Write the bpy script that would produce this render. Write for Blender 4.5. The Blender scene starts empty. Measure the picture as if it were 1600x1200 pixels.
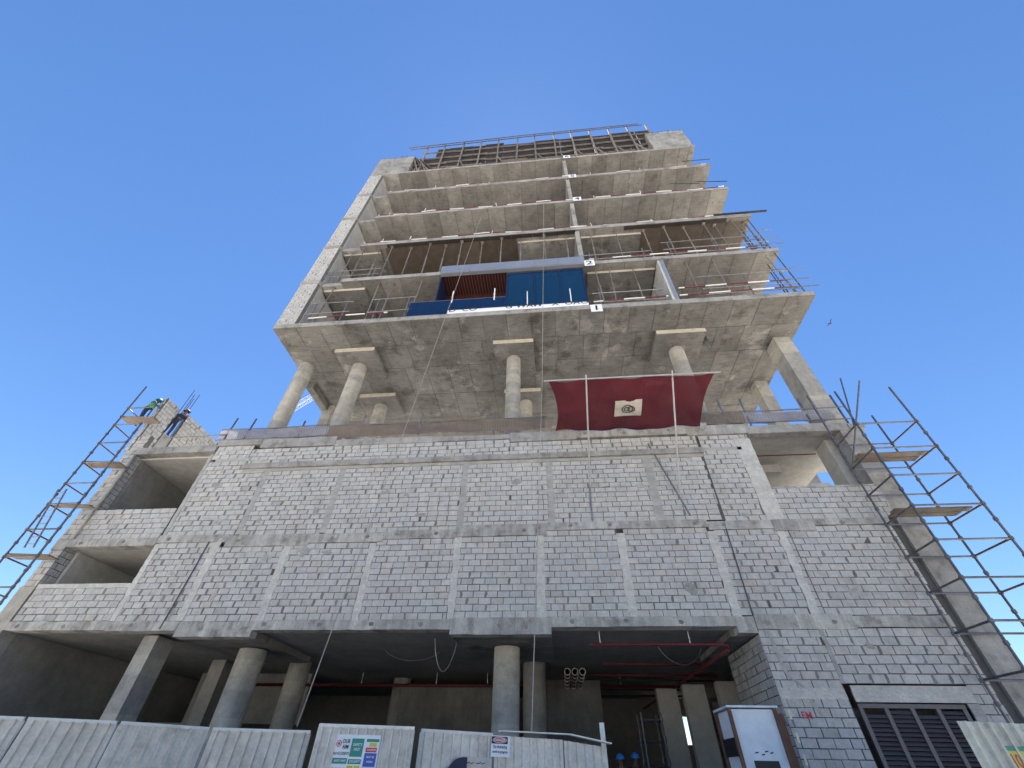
import bpy, math, random
from mathutils import Vector, Matrix
random.seed(11)
R = math.radians
sc = bpy.context.scene
col = sc.collection

# ------------------------------------------------------------------ camera
FPX, PITCH, ROLL, YAW = 655.0, R(43.1), R(1.43), R(-6.2)
CAM = Vector((0, -14.6, 1.6))
fw = Vector((math.sin(YAW)*math.cos(PITCH), math.cos(YAW)*math.cos(PITCH), math.sin(PITCH)))
ri = Vector((math.cos(YAW), -math.sin(YAW), 0))
up = ri.cross(fw)
ri2 = ri*math.cos(ROLL) + up*math.sin(ROLL)
up2 = up*math.cos(ROLL) - ri*math.sin(ROLL)
cd = bpy.data.cameras.new('camera')
cd.sensor_width = 36; cd.lens = FPX/1600*36; cd.clip_start = .05; cd.clip_end = 6000
cam = bpy.data.objects.new('camera', cd); col.objects.link(cam)
m = Matrix((ri2, up2, -fw)).transposed().to_4x4(); m.translation = CAM
cam.matrix_world = m
sc.camera = cam

# ------------------------------------------------------------------ sky, sun, exposure
SUN_EL, SUN_AZ = R(68), R(-7)            # the sun stands behind the tower: everything facing the camera is in shade
w = bpy.data.worlds.new('World'); sc.world = w; w.use_nodes = True
nt = w.node_tree; nt.nodes.clear()
sky = nt.nodes.new('ShaderNodeTexSky'); sky.sky_type = 'NISHITA'; sky.sun_disc = False
sky.sun_elevation = SUN_EL; sky.sun_rotation = SUN_AZ
sky.altitude = 0; sky.air_density = 1.1; sky.dust_density = 0.03; sky.ozone_density = 5.0
bg = nt.nodes.new('ShaderNodeBackground'); bg.inputs['Strength'].default_value = 0.05
wo = nt.nodes.new('ShaderNodeOutputWorld')
hs = nt.nodes.new('ShaderNodeHueSaturation'); hs.inputs['Saturation'].default_value = 1.13; hs.inputs['Hue'].default_value = .504
nt.links.new(sky.outputs[0], hs.inputs['Color']); nt.links.new(hs.outputs[0], bg.inputs[0]); nt.links.new(bg.outputs[0], wo.inputs[0])
sd = bpy.data.lights.new('sun', 'SUN'); sd.energy = 5.0; sd.angle = R(.53); sd.color = (1, .95, .87)
so = bpy.data.objects.new('sun', sd); col.objects.link(so)
sdir = Vector((math.sin(SUN_AZ)*math.cos(SUN_EL), math.cos(SUN_AZ)*math.cos(SUN_EL), math.sin(SUN_EL)))
so.rotation_euler = (-sdir).to_track_quat('-Z', 'Y').to_euler()
so.location = (-40, 20, 60)
sc.view_settings.view_transform = 'Standard'; sc.view_settings.look = 'None'
sc.view_settings.exposure = 1.95; sc.view_settings.gamma = 1.0
sc.view_settings.use_curve_mapping = False

# ------------------------------------------------------------------ materials
MATS = {}
def newmat(name):
    mt = bpy.data.materials.new(name); mt.use_nodes = True
    n = mt.node_tree; b = n.nodes['Principled BSDF']
    MATS[name] = mt
    return mt, n, b
def N(n, t, **k):
    x = n.nodes.new(t)
    for a, v in k.items(): setattr(x, a, v)
    return x
def noise(n, vec, scale, detail=4, rough=.6):
    x = N(n, 'ShaderNodeTexNoise'); x.inputs['Scale'].default_value = scale
    x.inputs['Detail'].default_value = detail; x.inputs['Roughness'].default_value = rough
    n.links.new(vec, x.inputs['Vector']); return x.outputs['Fac']
def ramp(n, fac, a, b, ca=(0,0,0,1), cb=(1,1,1,1)):
    x = N(n, 'ShaderNodeValToRGB'); e = x.color_ramp.elements
    e[0].position = a; e[1].position = b; e[0].color = ca; e[1].color = cb
    n.links.new(fac, x.inputs[0]); return x.outputs[0]
def mix(n, fac, a, b, mode='MIX'):
    x = N(n, 'ShaderNodeMix', data_type='RGBA', blend_type=mode)
    for s, v in ((x.inputs[0], fac), (x.inputs[6], a), (x.inputs[7], b)):
        if hasattr(v, 'is_output'): n.links.new(v, s)
        else: s.default_value = v if not isinstance(v, tuple) else (*v[:3], 1)
    return x.outputs[2]
def scaled(n, vec, s):
    x = N(n, 'ShaderNodeVectorMath', operation='MULTIPLY'); n.links.new(vec, x.inputs[0]); x.inputs[1].default_value = s
    return x.outputs[0]
def math1(n, op, a, b=None, clamp=False):
    x = N(n, 'ShaderNodeMath', operation=op, use_clamp=clamp)
    for s, v in ((x.inputs[0], a), (x.inputs[1], b)):
        if v is None: continue
        if hasattr(v, 'is_output'): n.links.new(v, s)
        else: s.default_value = v
    return x.outputs[0]
def rnd(n):
    oi = N(n, 'ShaderNodeObjectInfo'); g = N(n, 'ShaderNodeNewGeometry')
    return math1(n, 'FRACT', math1(n, 'ADD', oi.outputs['Random'], math1(n, 'MULTIPLY', g.outputs['Random Per Island'], 7.31)))
def concrete(name, c1, c2, big=.35, mid=2.2, streak=0., rand=.1, bump=.35, rough=.92, seams=None, dark=None, streaky=False, pour=False):
    mt, n, b = newmat(name)
    g = N(n, 'ShaderNodeNewGeometry'); pos = g.outputs['Position']
    f1 = ramp(n, noise(n, pos, big, 6, .62), .33, .68)
    c = mix(n, f1, c1, c2)
    f2 = ramp(n, noise(n, pos, mid, 5, .65), .3, .75, (.78,.78,.78,1), (1.12,1.11,1.1,1))
    c = mix(n, .85, c, f2, 'MULTIPLY')
    f3 = ramp(n, noise(n, pos, 22, 3, .7), .3, .7, (.86,.86,.86,1), (1.1,1.1,1.1,1))
    c = mix(n, .8, c, f3, 'MULTIPLY')
    if streak:
        fs = ramp(n, noise(n, scaled(n, pos, (3.2, 3.2, .35)), 1.0, 5, .7), .42, .7, (1,1,1,1), (.55,.54,.52,1))
        c = mix(n, streak, c, fs, 'MULTIPLY')
    if dark:
        fd = ramp(n, noise(n, pos, dark[0], 7, .7), .52, .66, (1,1,1,1), dark[1])
        c = mix(n, 1., c, fd, 'MULTIPLY')
    if pour:                                           # pour lifts of slightly different grey
        fz = ramp(n, noise(n, scaled(n, pos, (.03, .03, 1.)), .9, 1, .5), .49, .505, (.84,.85,.87,1), (1.08,1.06,1.02,1))
        c = mix(n, .8, c, fz, 'MULTIPLY')
    if streaky:                                        # board marks and pale lime patches left by the formwork
        fb = ramp(n, noise(n, scaled(n, pos, (.9, 7., 1.)), 1.6, 4, .7), .4, .66, (1.1,1.09,1.07,1), (.8,.79,.77,1))
        c = mix(n, .8, c, fb, 'MULTIPLY')
        fp = ramp(n, noise(n, pos, .65, 7, .75), .56, .64)
        c = mix(n, math1(n, 'MULTIPLY', fp, .5), c, (.36,.35,.325))
        sp = ramp(n, noise(n, pos, 6.5, 2, .5), .69, .74, (1,1,1,1), (.45,.43,.4,1))
        c = mix(n, 1., c, sp, 'MULTIPLY')
    r = rnd(n)
    rv = math1(n, 'ADD', math1(n, 'MULTIPLY', r, 2*rand), 1-rand)
    cr = N(n, 'ShaderNodeCombineColor'); [n.links.new(rv, cr.inputs[i]) for i in range(3)]
    c = mix(n, 1., c, cr.outputs[0], 'MULTIPLY')
    n.links.new(c, b.inputs['Base Color'])
    b.inputs['Roughness'].default_value = rough
    b.inputs['Specular IOR Level'].default_value = .25
    if bump:
        h = math1(n, 'ADD', noise(n, pos, 14, 5, .7), math1(n, 'MULTIPLY', noise(n, pos, 70, 2), .5))
        bp = N(n, 'ShaderNodeBump'); bp.inputs['Strength'].default_value = bump; bp.inputs['Distance'].default_value = .02
        n.links.new(h, bp.inputs['Height']); n.links.new(bp.outputs[0], b.inputs['Normal'])
    return mt
def plain(name, c, rough=.6, metal=0., var=.12, scale=6., spec=.4, c2=None, bump=0.):
    mt, n, b = newmat(name)
    g = N(n, 'ShaderNodeNewGeometry'); pos = g.outputs['Position']
    f = ramp(n, noise(n, pos, scale, 5, .65), .3, .7)
    c2 = c2 or tuple(x*(1-2*var) for x in c)
    cc = mix(n, f, c, c2)
    r = rnd(n)
    rv = math1(n, 'ADD', math1(n, 'MULTIPLY', r, 2*var), 1-var)
    cr = N(n, 'ShaderNodeCombineColor'); [n.links.new(rv, cr.inputs[i]) for i in range(3)]
    cc = mix(n, 1., cc, cr.outputs[0], 'MULTIPLY')
    n.links.new(cc, b.inputs['Base Color'])
    b.inputs['Roughness'].default_value = rough; b.inputs['Metallic'].default_value = metal
    b.inputs['Specular IOR Level'].default_value = spec
    if bump:
        bp = N(n, 'ShaderNodeBump'); bp.inputs['Strength'].default_value = bump; bp.inputs['Distance'].default_value = .01
        n.links.new(noise(n, pos, scale*6, 4), bp.inputs['Height']); n.links.new(bp.outputs[0], b.inputs['Normal'])
    return mt

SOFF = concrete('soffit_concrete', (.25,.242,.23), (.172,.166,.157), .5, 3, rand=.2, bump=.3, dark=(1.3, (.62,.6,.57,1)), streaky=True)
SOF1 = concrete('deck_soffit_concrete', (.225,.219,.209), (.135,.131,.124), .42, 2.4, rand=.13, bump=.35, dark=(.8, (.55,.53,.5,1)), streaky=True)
EDGE = concrete('slab_edge_concrete', (.40,.39,.37), (.27,.262,.25), .8, 4, streak=.4, rand=.06, bump=.6, dark=(1.6, (.7,.69,.67,1)))
COLM = concrete('column_concrete', (.44,.425,.395), (.33,.32,.295), .6, 3, streak=.35, rand=.05, bump=.3, pour=True, dark=(1.8, (.78,.77,.75,1)))
BAND = concrete('band_concrete', (.50,.49,.46), (.36,.35,.33), .9, 3.5, streak=.8, rand=.14, bump=.8, dark=(1.3, (.52,.51,.49,1)))
PLAS = concrete('plaster_strip', (.60,.585,.545), (.47,.46,.43), 1.5, 7, rand=.06, bump=1.)
PLAD = concrete('plaster_grey_strip', (.43,.42,.40), (.34,.33,.31), 1.5, 6, rand=.08, bump=1.)
MORT = concrete('mortar', (.135,.132,.128), (.09,.088,.085), 2, 9, rand=.05, bump=.8)
SMEA = concrete('mortar_smear', (.25,.245,.235), (.18,.176,.168), 3, 9, rand=.2, bump=.9)
WASM = concrete('mortar_wash', (.42,.412,.395), (.30,.293,.28), 2.5, 8, rand=.16, bump=1.)
INTW = concrete('interior_plaster', (.50,.49,.47), (.42,.41,.39), .6, 3, rand=.04, bump=.2)
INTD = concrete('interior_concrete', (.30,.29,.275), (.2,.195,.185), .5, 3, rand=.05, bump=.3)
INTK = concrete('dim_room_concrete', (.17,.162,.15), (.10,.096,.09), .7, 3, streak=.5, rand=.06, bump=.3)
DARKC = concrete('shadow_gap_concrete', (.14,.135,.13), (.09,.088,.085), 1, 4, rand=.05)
GRND = concrete('sand_ground', (.56,.525,.47), (.47,.44,.39), .15, 1.5, rand=0., bump=.5)
def blockmat():
    mt = concrete('concrete_block', (.475,.47,.462), (.52,.507,.483), .22, 5, streak=.28, rand=.055, bump=.7, dark=(.9, (.84,.835,.83,1)))
    n = mt.node_tree; b = n.nodes['Principled BSDF']
    src = b.inputs['Base Color'].links[0].from_socket
    # a few odd blocks: warmer or bluer
    oi = N(n, 'ShaderNodeObjectInfo'); g = N(n, 'ShaderNodeNewGeometry')
    q = math1(n, 'FRACT', math1(n, 'ADD', math1(n, 'MULTIPLY', oi.outputs['Random'], 3.7), math1(n, 'MULTIPLY', g.outputs['Random Per Island'], 13.7)))
    t = N(n, 'ShaderNodeValToRGB'); t.color_ramp.interpolation = 'CONSTANT'
    e = t.color_ramp.elements; e[0].color = (1,1,1,1); e[0].position = 0
    e[1].position = .8; e[1].color = (1.03,.99,.95,1)
    e2 = e.new(.88); e2.color = (.96,.975,1.01,1)
    e3 = e.new(.95); e3.color = (.9,.895,.89,1)
    n.links.new(q, t.inputs[0])
    n.links.new(mix(n, 1., src, t.outputs[0], 'MULTIPLY'), b.inputs['Base Color'])
    return mt
BLOC = blockmat()
STEEL = plain('galvanised_tube', (.30,.31,.33), .45, .6, .2, 5, c2=(.17,.16,.16))
DTUB = plain('scaffold_tube', (.16,.17,.20), .5, .5, .2, 4, c2=(.10,.085,.075))
PROPM = plain('prop_steel', (.30,.28,.25), .6, .4, .25, 6, c2=(.17,.13,.10))
WOOD = plain('scaffold_board', (.21,.17,.135), .85, 0, .25, 3, c2=(.12,.095,.075), bump=.4)
TIMB = plain('timber_waler', (.23,.20,.17), .85, 0, .22, 4, c2=(.13,.11,.09), bump=.4)
PLYD = plain('dark_plywood', (.035,.027,.022), .7, 0, .3, 2, c2=(.018,.015,.013))
PLYB = plain('brown_plywood', (.105,.082,.064), .6, 0, .2, 2, c2=(.065,.05,.04))
WHITE = plain('white_paint', (.78,.78,.76), .5, 0, .06, 5)
DROP = concrete('drop_panel_lit_edge', (.54,.505,.43), (.42,.39,.33), .8, 4, rand=.05)
REDP = plain('red_pipe', (.12,.014,.016), .6, 0, .2, 5)
BLACK = plain('black_plastic', (.02,.02,.022), .5, 0, .1, 5)
CLAD = plain('grey_cladding', (.36,.38,.42), .35, .5, .06, 2)
REDW = plain('dark_red_timber', (.06,.016,.013), .5, 0, .2, 3)
NETB = None
NETW = None
def fence(name, c1, c2):
    mt = concrete(name, c1, c2, 1.1, 5, streak=.18, rand=.05, bump=.1, rough=.5, dark=(2.2, (.88,.865,.84,1))); return mt
FENC = fence('fence_sheet_beige', (.86,.775,.66), (.70,.62,.52)); FENG = fence('fence_sheet_grey', (.86,.80,.715), (.71,.65,.575))
FRAME = plain('fence_frame', (.86,.82,.73), .5, 0, .06, 3, c2=(.62,.60,.55))
FENR = fence('fence_sheet_cream', (.84,.79,.66), (.72,.67,.55))
LOUV = plain('louvre_grey', (.135,.125,.135), .5, .3, .08, 3)
RUST = plain('rusty_angle', (.18,.09,.06), .8, .2, .2, 6, c2=(.10,.06,.045))
CABW = plain('cabinet_white', (.66,.71,.77), .45, 0, .06, 3, c2=(.52,.57,.63))
ROPE = plain('rope', (.36,.335,.29), .9, 0, .1, 5)
INK = plain('black_ink', (.02,.02,.02), .6, 0, .05, 5)
SIGNW = plain('sign_white', (.80,.81,.83), .4, 0, .03, 2)
SGRN = plain('sign_green', (.02,.27,.20), .4, 0, .05, 2)
SBLU = plain('sign_blue', (.03,.09,.42), .4, 0, .05, 2)
SYEL = plain('sign_yellow', (.66,.54,.06), .4, 0, .05, 2)
SRED = plain('sign_red', (.55,.03,.06), .4, 0, .05, 2)
REBAR = plain('rebar', (.13,.085,.065), .8, .3, .2, 6)
GFRM = plain('navy_film_frame', (.01,.022,.07), .4, 0, .05, 2)
GREYP = plain('pale_grey_tube', (.46,.45,.43), .6, .2, .1, 4)
CRANE = plain('crane_steel', (.50,.53,.58), .5, .2, .05, 1)
def glass(name, c, rough=.03, trans=0.):
    mt, n, b = newmat(name); b.inputs['Base Color'].default_value = (*c, 1)
    b.inputs['Roughness'].default_value = rough; b.inputs['Specular IOR Level'].default_value = .5
    b.inputs['Transmission Weight'].default_value = trans; b.inputs['IOR'].default_value = 1.45
    return mt
def tinted(name, c, amount):
    mt, n, b = newmat(name); b.inputs['Base Color'].default_value = (*c, 1); b.inputs['Roughness'].default_value = .08
    t = N(n, 'ShaderNodeBsdfTransparent'); t.inputs[0].default_value = (min(1,c[0]*6+.1), min(1,c[1]*5+.1), min(1,c[2]*3+.1), 1)
    mx = N(n, 'ShaderNodeMixShader'); mx.inputs[0].default_value = amount
    out = n.nodes['Material Output']
    n.links.new(t.outputs[0], mx.inputs[1]); n.links.new(b.outputs[0], mx.inputs[2]); n.links.new(mx.outputs[0], out.inputs[0])
    return mt
GLAS = tinted('blue_film_glass', (.006,.036,.088), .86)
BALG = tinted('blue_film_balustrade', (.006,.022,.07), .9)
def netmat(name, c, alpha, trans, cell):
    mt, n, b = newmat(name)
    g = N(n, 'ShaderNodeNewGeometry'); pos = g.outputs['Position']
    d = N(n, 'ShaderNodeBsdfDiffuse'); t = N(n, 'ShaderNodeBsdfTranslucent'); tr = N(n, 'ShaderNodeBsdfTransparent')
    cc = mix(n, ramp(n, noise(n, pos, 1.1, 4), .3, .7), c, tuple(x*.72 for x in c))
    n.links.new(cc, d.inputs[0]); n.links.new(cc, t.inputs[0])
    m1 = N(n, 'ShaderNodeMixShader'); m1.inputs[0].default_value = trans
    n.links.new(d.outputs[0], m1.inputs[1]); n.links.new(t.outputs[0], m1.inputs[2])
    v = N(n, 'ShaderNodeSeparateXYZ'); n.links.new(pos, v.inputs[0])
    ax = math1(n, 'PINGPONG', math1(n, 'MULTIPLY', v.outputs[0], 1/cell), .5)
    ay = math1(n, 'PINGPONG', math1(n, 'MULTIPLY', v.outputs[1], 1/cell), .5)
    hole = math1(n, 'MULTIPLY', math1(n, 'GREATER_THAN', ax, .2), math1(n, 'GREATER_THAN', ay, .2))
    fac = math1(n, 'ADD', math1(n, 'MULTIPLY', hole, alpha[0]-alpha[1]), alpha[1])
    m2 = N(n, 'ShaderNodeMixShader'); n.links.new(fac, m2.inputs[0])
    n.links.new(tr.outputs[0], m2.inputs[1]); n.links.new(m1.outputs[0], m2.inputs[2])
    n.links.new(m2.outputs[0], n.nodes['Material Output'].inputs[0])
    return mt
REDN = netmat('red_safety_net', (.175,.03,.042), (.86,.98), .3, .09)
NETB = netmat('beige_shade_net', (.30,.25,.215), (.82,.95), .35, .12)
NETW = netmat('pale_grey_net', (.42,.41,.46), (.72,.92), .4, .11)
def stripes(name, ca, cb, period):
    mt, n, b = newmat(name); g = N(n, 'ShaderNodeNewGeometry'); v = N(n, 'ShaderNodeSeparateXYZ'); n.links.new(g.outputs['Position'], v.inputs[0])
    a = math1(n, 'GREATER_THAN', math1(n, 'FRACT', math1(n, 'MULTIPLY', v.outputs[0], 1/period)), .5)
    n.links.new(mix(n, a, ca, cb), b.inputs['Base Color']); b.inputs['Roughness'].default_value = .5
    return mt
REDWHITE = stripes('red_white_bands', (.72,.70,.68), (.13,.02,.03), 2.2)
def lamp(name, c, s):
    mt, n, b = newmat(name); b.inputs['Emission Color'].default_value = (*c, 1); b.inputs['Emission Strength'].default_value = s
    return mt
LAMP = lamp('downlight_glow', (1, .95, .85), 4.)

# ------------------------------------------------------------------ helpers
def put(name, me, mat, parent=None, loc=(0,0,0)):
    if mat is not None and not me.materials: me.materials.append(mat)
    o = bpy.data.objects.new(name, me); col.objects.link(o); o.location = loc
    if parent is not None: o.parent = parent
    return o
def tag(o, label=None, cat=None, group=None, kind=None):
    if label: o['label'] = label
    if cat: o['category'] = cat
    if group: o['group'] = group
    if kind: o['kind'] = kind
    return o
def empty(name, loc, label, cat, group=None):
    o = bpy.data.objects.new(name, None); col.objects.link(o); o.location = loc; o.empty_display_size = .2
    tag(o, label, cat, group)
    return o
class MB:
    def __init__(s, org=(0,0,0)): s.v = []; s.f = []; s.o = Vector(org)
    def add(s, vs, fs):
        k = len(s.v); s.v += [Vector(p)-s.o for p in vs]; s.f += [[i+k for i in f] for f in fs]; return s
    def box(s, x0, x1, y0, y1, z0, z1):
        return s.add([(x0,y0,z0),(x1,y0,z0),(x1,y1,z0),(x0,y1,z0),(x0,y0,z1),(x1,y0,z1),(x1,y1,z1),(x0,y1,z1)],
            [(0,3,2,1),(4,5,6,7),(0,1,5,4),(1,2,6,5),(2,3,7,6),(3,0,4,7)])
    def bbox(s, x0, x1, y0, y1, z0, z1, b=.02):        # box with chamfered front edges
        if x1-x0 < 3*b or z1-z0 < 3*b: return s.box(x0,x1,y0,y1,z0,z1)
        return s.add([(x0,y0+b,z0),(x1,y0+b,z0),(x1,y1,z0),(x0,y1,z0),(x0,y0+b,z1),(x1,y0+b,z1),(x1,y1,z1),(x0,y1,z1),
            (x0+b,y0,z0+b),(x1-b,y0,z0+b),(x1-b,y0,z1-b),(x0+b,y0,z1-b)],
            [(0,3,2,1),(4,5,6,7),(1,2,6,5),(2,3,7,6),(3,0,4,7),(8,9,10,11),(0,1,9,8),(1,5,10,9),(5,4,11,10),(4,0,8,11)])
    def tube(s, pts, r, n=8, r2=None):
        pts = [Vector(p) for p in pts]; k = len(s.v); N_ = len(pts)
        for i, p in enumerate(pts):
            d = (pts[min(i+1,N_-1)]-pts[max(i-1,0)]).normalized()
            a = d.orthogonal().normalized() if abs(d.z) > .95 else d.cross(Vector((0,0,1))).normalized()
            b = d.cross(a); rr = r if r2 is None else r+(r2-r)*i/(N_-1)
            for j in range(n):
                t = 2*math.pi*j/n; s.v.append(p+(a*math.cos(t)+b*math.sin(t))*rr-s.o)
        for i in range(N_-1):
            for j in range(n):
                s.f.append([k+i*n+j, k+i*n+(j+1)%n, k+(i+1)*n+(j+1)%n, k+(i+1)*n+j])
        s.f.append([k+j for j in range(n)][::-1]); s.f.append([k+(N_-1)*n+j for j in range(n)])
        return s
    def bar(s, p0, p1, wx, wz):                        # square timber between two points
        p0, p1 = Vector(p0), Vector(p1); d = (p1-p0).normalized()
        a = d.orthogonal().normalized() if abs(d.z) > .95 else d.cross(Vector((0,0,1))).normalized()
        if abs(d.z) > .95: a = Vector((1,0,0))
        b = d.cross(a).normalized(); vs = []
        for p in (p0, p1):
            for i, j in ((-1,-1),(1,-1),(1,1),(-1,1)): vs.append(p+a*wx*.5*i+b*wz*.5*j)
        return s.add(vs, [(0,3,2,1),(4,5,6,7),(0,1,5,4),(1,2,6,5),(2,3,7,6),(3,0,4,7)])
    def prism(s, poly, y0, y1):                        # polygon in XZ extruded along Y
        n = len(poly)
        return s.add([(x,y0,z) for x,z in poly]+[(x,y1,z) for x,z in poly],
            [tuple(range(n))[::1], tuple(range(n,2*n))[::-1]]+[(i,i+n,(i+1)%n+n,(i+1)%n) for i in range(n)])
    def grid(s, f, nu, nv):
        k = len(s.v)
        for i in range(nu+1):
            for j in range(nv+1): s.v.append(Vector(f(i/nu, j/nv))-s.o)
        for i in range(nu):
            for j in range(nv):
                q = k+i*(nv+1)+j; s.f.append([q, q+nv+1, q+nv+2, q+1])
        return s
    def mesh(s, name):
        me = bpy.data.meshes.new(name); me.from_pydata([tuple(p) for p in s.v], [], s.f); me.update(); return me
    def build(s, name, mat, parent=None, smooth=False):
        me = s.mesh(name)
        if smooth:
            me.polygons.foreach_set('use_smooth', [len(p.vertices) == 4 for p in me.polygons])
        o = put(name, me, mat, None, s.o)
        if parent is not None:
            o.parent = parent; o.location = s.o-Vector(parent_loc(parent))
        return o
def parent_loc(p):
    l = Vector(p.location)
    while p.parent is not None: p = p.parent; l += Vector(p.location)
    return l
def box(name, mat, parent, *a): return MB().box(*a).build(name, mat, parent)
ORD = ['first','second','third','fourth','fifth','sixth','seventh','eighth','ninth','tenth','eleventh','twelfth','thirteenth','fourteenth','fifteenth','sixteenth','seventeenth','eighteenth','nineteenth','twentieth']
def text(name, s, loc, size, mat, parent, rot=(R(90),0,0), sx=1., ex=.001, shear=0):
    c = bpy.data.curves.new(name, 'FONT'); c.body = s; c.size = size; c.extrude = ex; c.align_x = 'CENTER'; c.align_y = 'CENTER'; c.resolution_u = 3
    c.shear = shear; c.offset = size*.012
    o = bpy.data.objects.new(name, c); col.objects.link(o)
    dg = bpy.context.evaluated_depsgraph_get(); me = bpy.data.meshes.new_from_object(o.evaluated_get(dg))
    bpy.data.objects.remove(o); me.materials.clear(); me.materials.append(mat)
    o = put(name, me, mat, parent, Vector(loc)-parent_loc(parent) if parent else loc); o.rotation_euler = rot; o.scale = (sx, 1, 1)
    return o

# ------------------------------------------------------------------ ground
g = MB().grid(lambda u, v: (-1500+3000*u, -1500+3000*v, 0), 4, 4).build('ground', GRND); tag(g, kind='structure')

# ------------------------------------------------------------------ the building
B = empty('unfinished_building', (0,0,0), 'grey unfinished concrete tower on a wide concrete-block podium', 'building')
ROOF, PD = 12.38, 16.0
# --- podium shell
def part(name, mat, *a): return box(name, mat, B, *a)
part('floor_slab', INTD, -18.9, 12.2, .35, PD, 4.97, 5.19)
part('floor_slab', INTW, -18.9, 12.2, .35, PD, 7.8, 8.2)
part('roof_slab', INTW, -18.9, 8.0, .35, PD, 11.98, ROOF); part('roof_slab', INTW, 8.003, 12.2, .35, PD, 11.98, ROOF); part('column', COLM, 7.44, 8.03, .032, .345, 8.21, 11.97)
part('roof_slab', INTW, 12.203, 13.6, 1.3, 3.3, 11.98, ROOF); part('roof_slab', INTW, 12.203, 13.6, 5.0, PD, 11.98, ROOF)
part('ground_slab', INTD, -18.9, 12.2, .1, PD, .004, .12)
part('side_wall', INTD, -19.45, -19.15, .3, PD, 0, 12.3)
part('side_wall', INTD, 12.2, 12.45, .61, 1.6, 0, 11.975); part('side_wall', INTD, 12.2, 12.45, 1.603, PD, 0, 10.3)
part('back_wall', INTD, -19.15, 5.9, PD-.3, PD, .12, 4.965)
part('back_wall', INTD, 7.2, 12.2, PD-.3, PD, .12, 4.965)
part('back_wall', INTD, 5.9, 7.2, PD-.3, PD, .12, 3.0); part('back_wall', INTD, 5.9, 7.2, PD-.3, PD, 4.2, 4.965)
part('back_wall', INTD, -19.15, 12.2, PD-.3, PD, 5.19, 7.79)
# wings: walls behind the openings
part('partition_wall', INTW, -19.14, -15.3, 4.2, 4.4, 5.192, 7.795)
part('downstand_beam', INTW, 9.3, 10.19, 2.5, 2.75, 11.6, 11.978)
part('partition_wall', INTD, -19.14, -12, 5.0, 5.2, 8.203, 11.975)
part('partition_wall', INTD, -15.1, -14.9, .36, 4.18, 5.192, 7.795)
part('partition_wall', INTD, -14.9, -14.7, .36, 4.98, 8.203, 11.975)
part('partition_wall', INTD, 7.0, 7.2, .36, 4.98, 8.203, 11.975)

# --- block walls
BLK = []                                               # (wall, origin, u, n, w, h, cu, cz)
SM = MB(); WASH = MB()
def block_wall(x0, x1, z0, z1, Y=0., n=(0,-1,0), smear=.2, missing=(), thick=.22, mort=None):
    """wall in a vertical plane: u runs along X (or Y when n is along X); the backing is mortar, recessed behind the blocks"""
    n = Vector(n); u = Vector((1,0,0)) if abs(n.y) > .5 else Vector((0,1,0))
    o = Vector((0,Y,0)) if abs(n.y) > .5 else Vector((Y,0,0))
    rec = .013; mb = MB()
    a = o-n*rec; b = o-n*thick
    if abs(n.y) > .5: mb.box(x0, x1, min(a.y,b.y), max(a.y,b.y), z0, z1)
    else: mb.box(min(a.x,b.x), max(a.x,b.x), x0, x1, z0, z1)
    wall = mb.build('block_wall', mort or MORT, B)
    rows = max(1, round((z1-z0)/.206)); rh = (z1-z0)/rows; ph = random.uniform(0,6)
    for r in range(rows):
        x = x0 - (.205 if r % 2 else 0) - random.uniform(0, .07)
        zc = z0+(r+.5)*rh
        while x < x1-.03:
            L = .405+random.uniform(-.006, .006)
            if random.random() < .03: L = random.choice((.2, .28))
            a, b = max(x, x0+.004), min(x+L, x1-.004)
            jl = random.uniform(.012, .028) if random.random() > .008 else random.uniform(.06, .1)
            if b-a > .06 and not any(abs((a+b)/2-p) < .1 and abs(zc-q) < .1 for p, q in missing):
                BLK.append((wall, o, u, n, b-a-jl, rh-random.uniform(.014,.022), (a+b)/2-jl/2, zc+random.uniform(-.003,.003)+.008*math.sin((a+b)*.45+ph)*(0 < r < rows-1)))
            if random.random() < smear and x+L < x1-.05:
                e = x+L-jl/2; wd = random.uniform(.02, .055); k = random.uniform(-.03,.03)
                pts = [(e-wd*random.uniform(.5,1), zc-rh*.5-.004), (e+wd*random.uniform(.5,1), zc-rh*.5-.004), (e+wd*random.uniform(.7,1.2)+k, zc), (e+wd*random.uniform(.4,1)+k, zc+rh*.5), (e-wd*random.uniform(.4,1)+k, zc+rh*.5), (e-wd*random.uniform(.6,1.2)+k*.5, zc)]
                q = [o+u*px+Vector((0,0,pz)) for px, pz in pts]; dpt = random.uniform(.003, .008)
                SM.add([p+n*dpt for p in q]+[p-n*.012 for p in q], [(0,1,2,3,4,5)]+[(i,i+6,(i+1)%6+6,(i+1)%6) for i in range(6)])
            x += L
    if abs(n.y) > .5 and x1-x0 > 1.2 and z1-z0 > 1.0:  # patches where the mortar was smeared flush over blocks and joints
        for _ in range(int((x1-x0)*(z1-z0)*(.12+.5*smear))):
            cx, cz = random.uniform(x0+.3,x1-.3), random.uniform(z0+.2,z1-.2); ax, az = random.uniform(.05,.28), random.uniform(.05,.2); k_ = 12
            P_ = [(cx+ax*random.uniform(.55,1.2)*math.cos(.5236*i), cz+az*random.uniform(.5,1.2)*math.sin(.5236*i)) for i in range(k_)]
            P_ = [(min(max(px,x0),x1), min(max(pz,z0),z1)) for px, pz in P_]; d_ = random.uniform(.006,.011)
            WASH.add([o+u*px+n*d_+Vector((0,0,pz)) for px, pz in P_]+[o+u*px-n*.012+Vector((0,0,pz)) for px, pz in P_], [tuple(range(k_))]+[(i,i+k_,(i+1)%k_+k_,(i+1)%k_) for i in range(k_)])
    return wall
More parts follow.
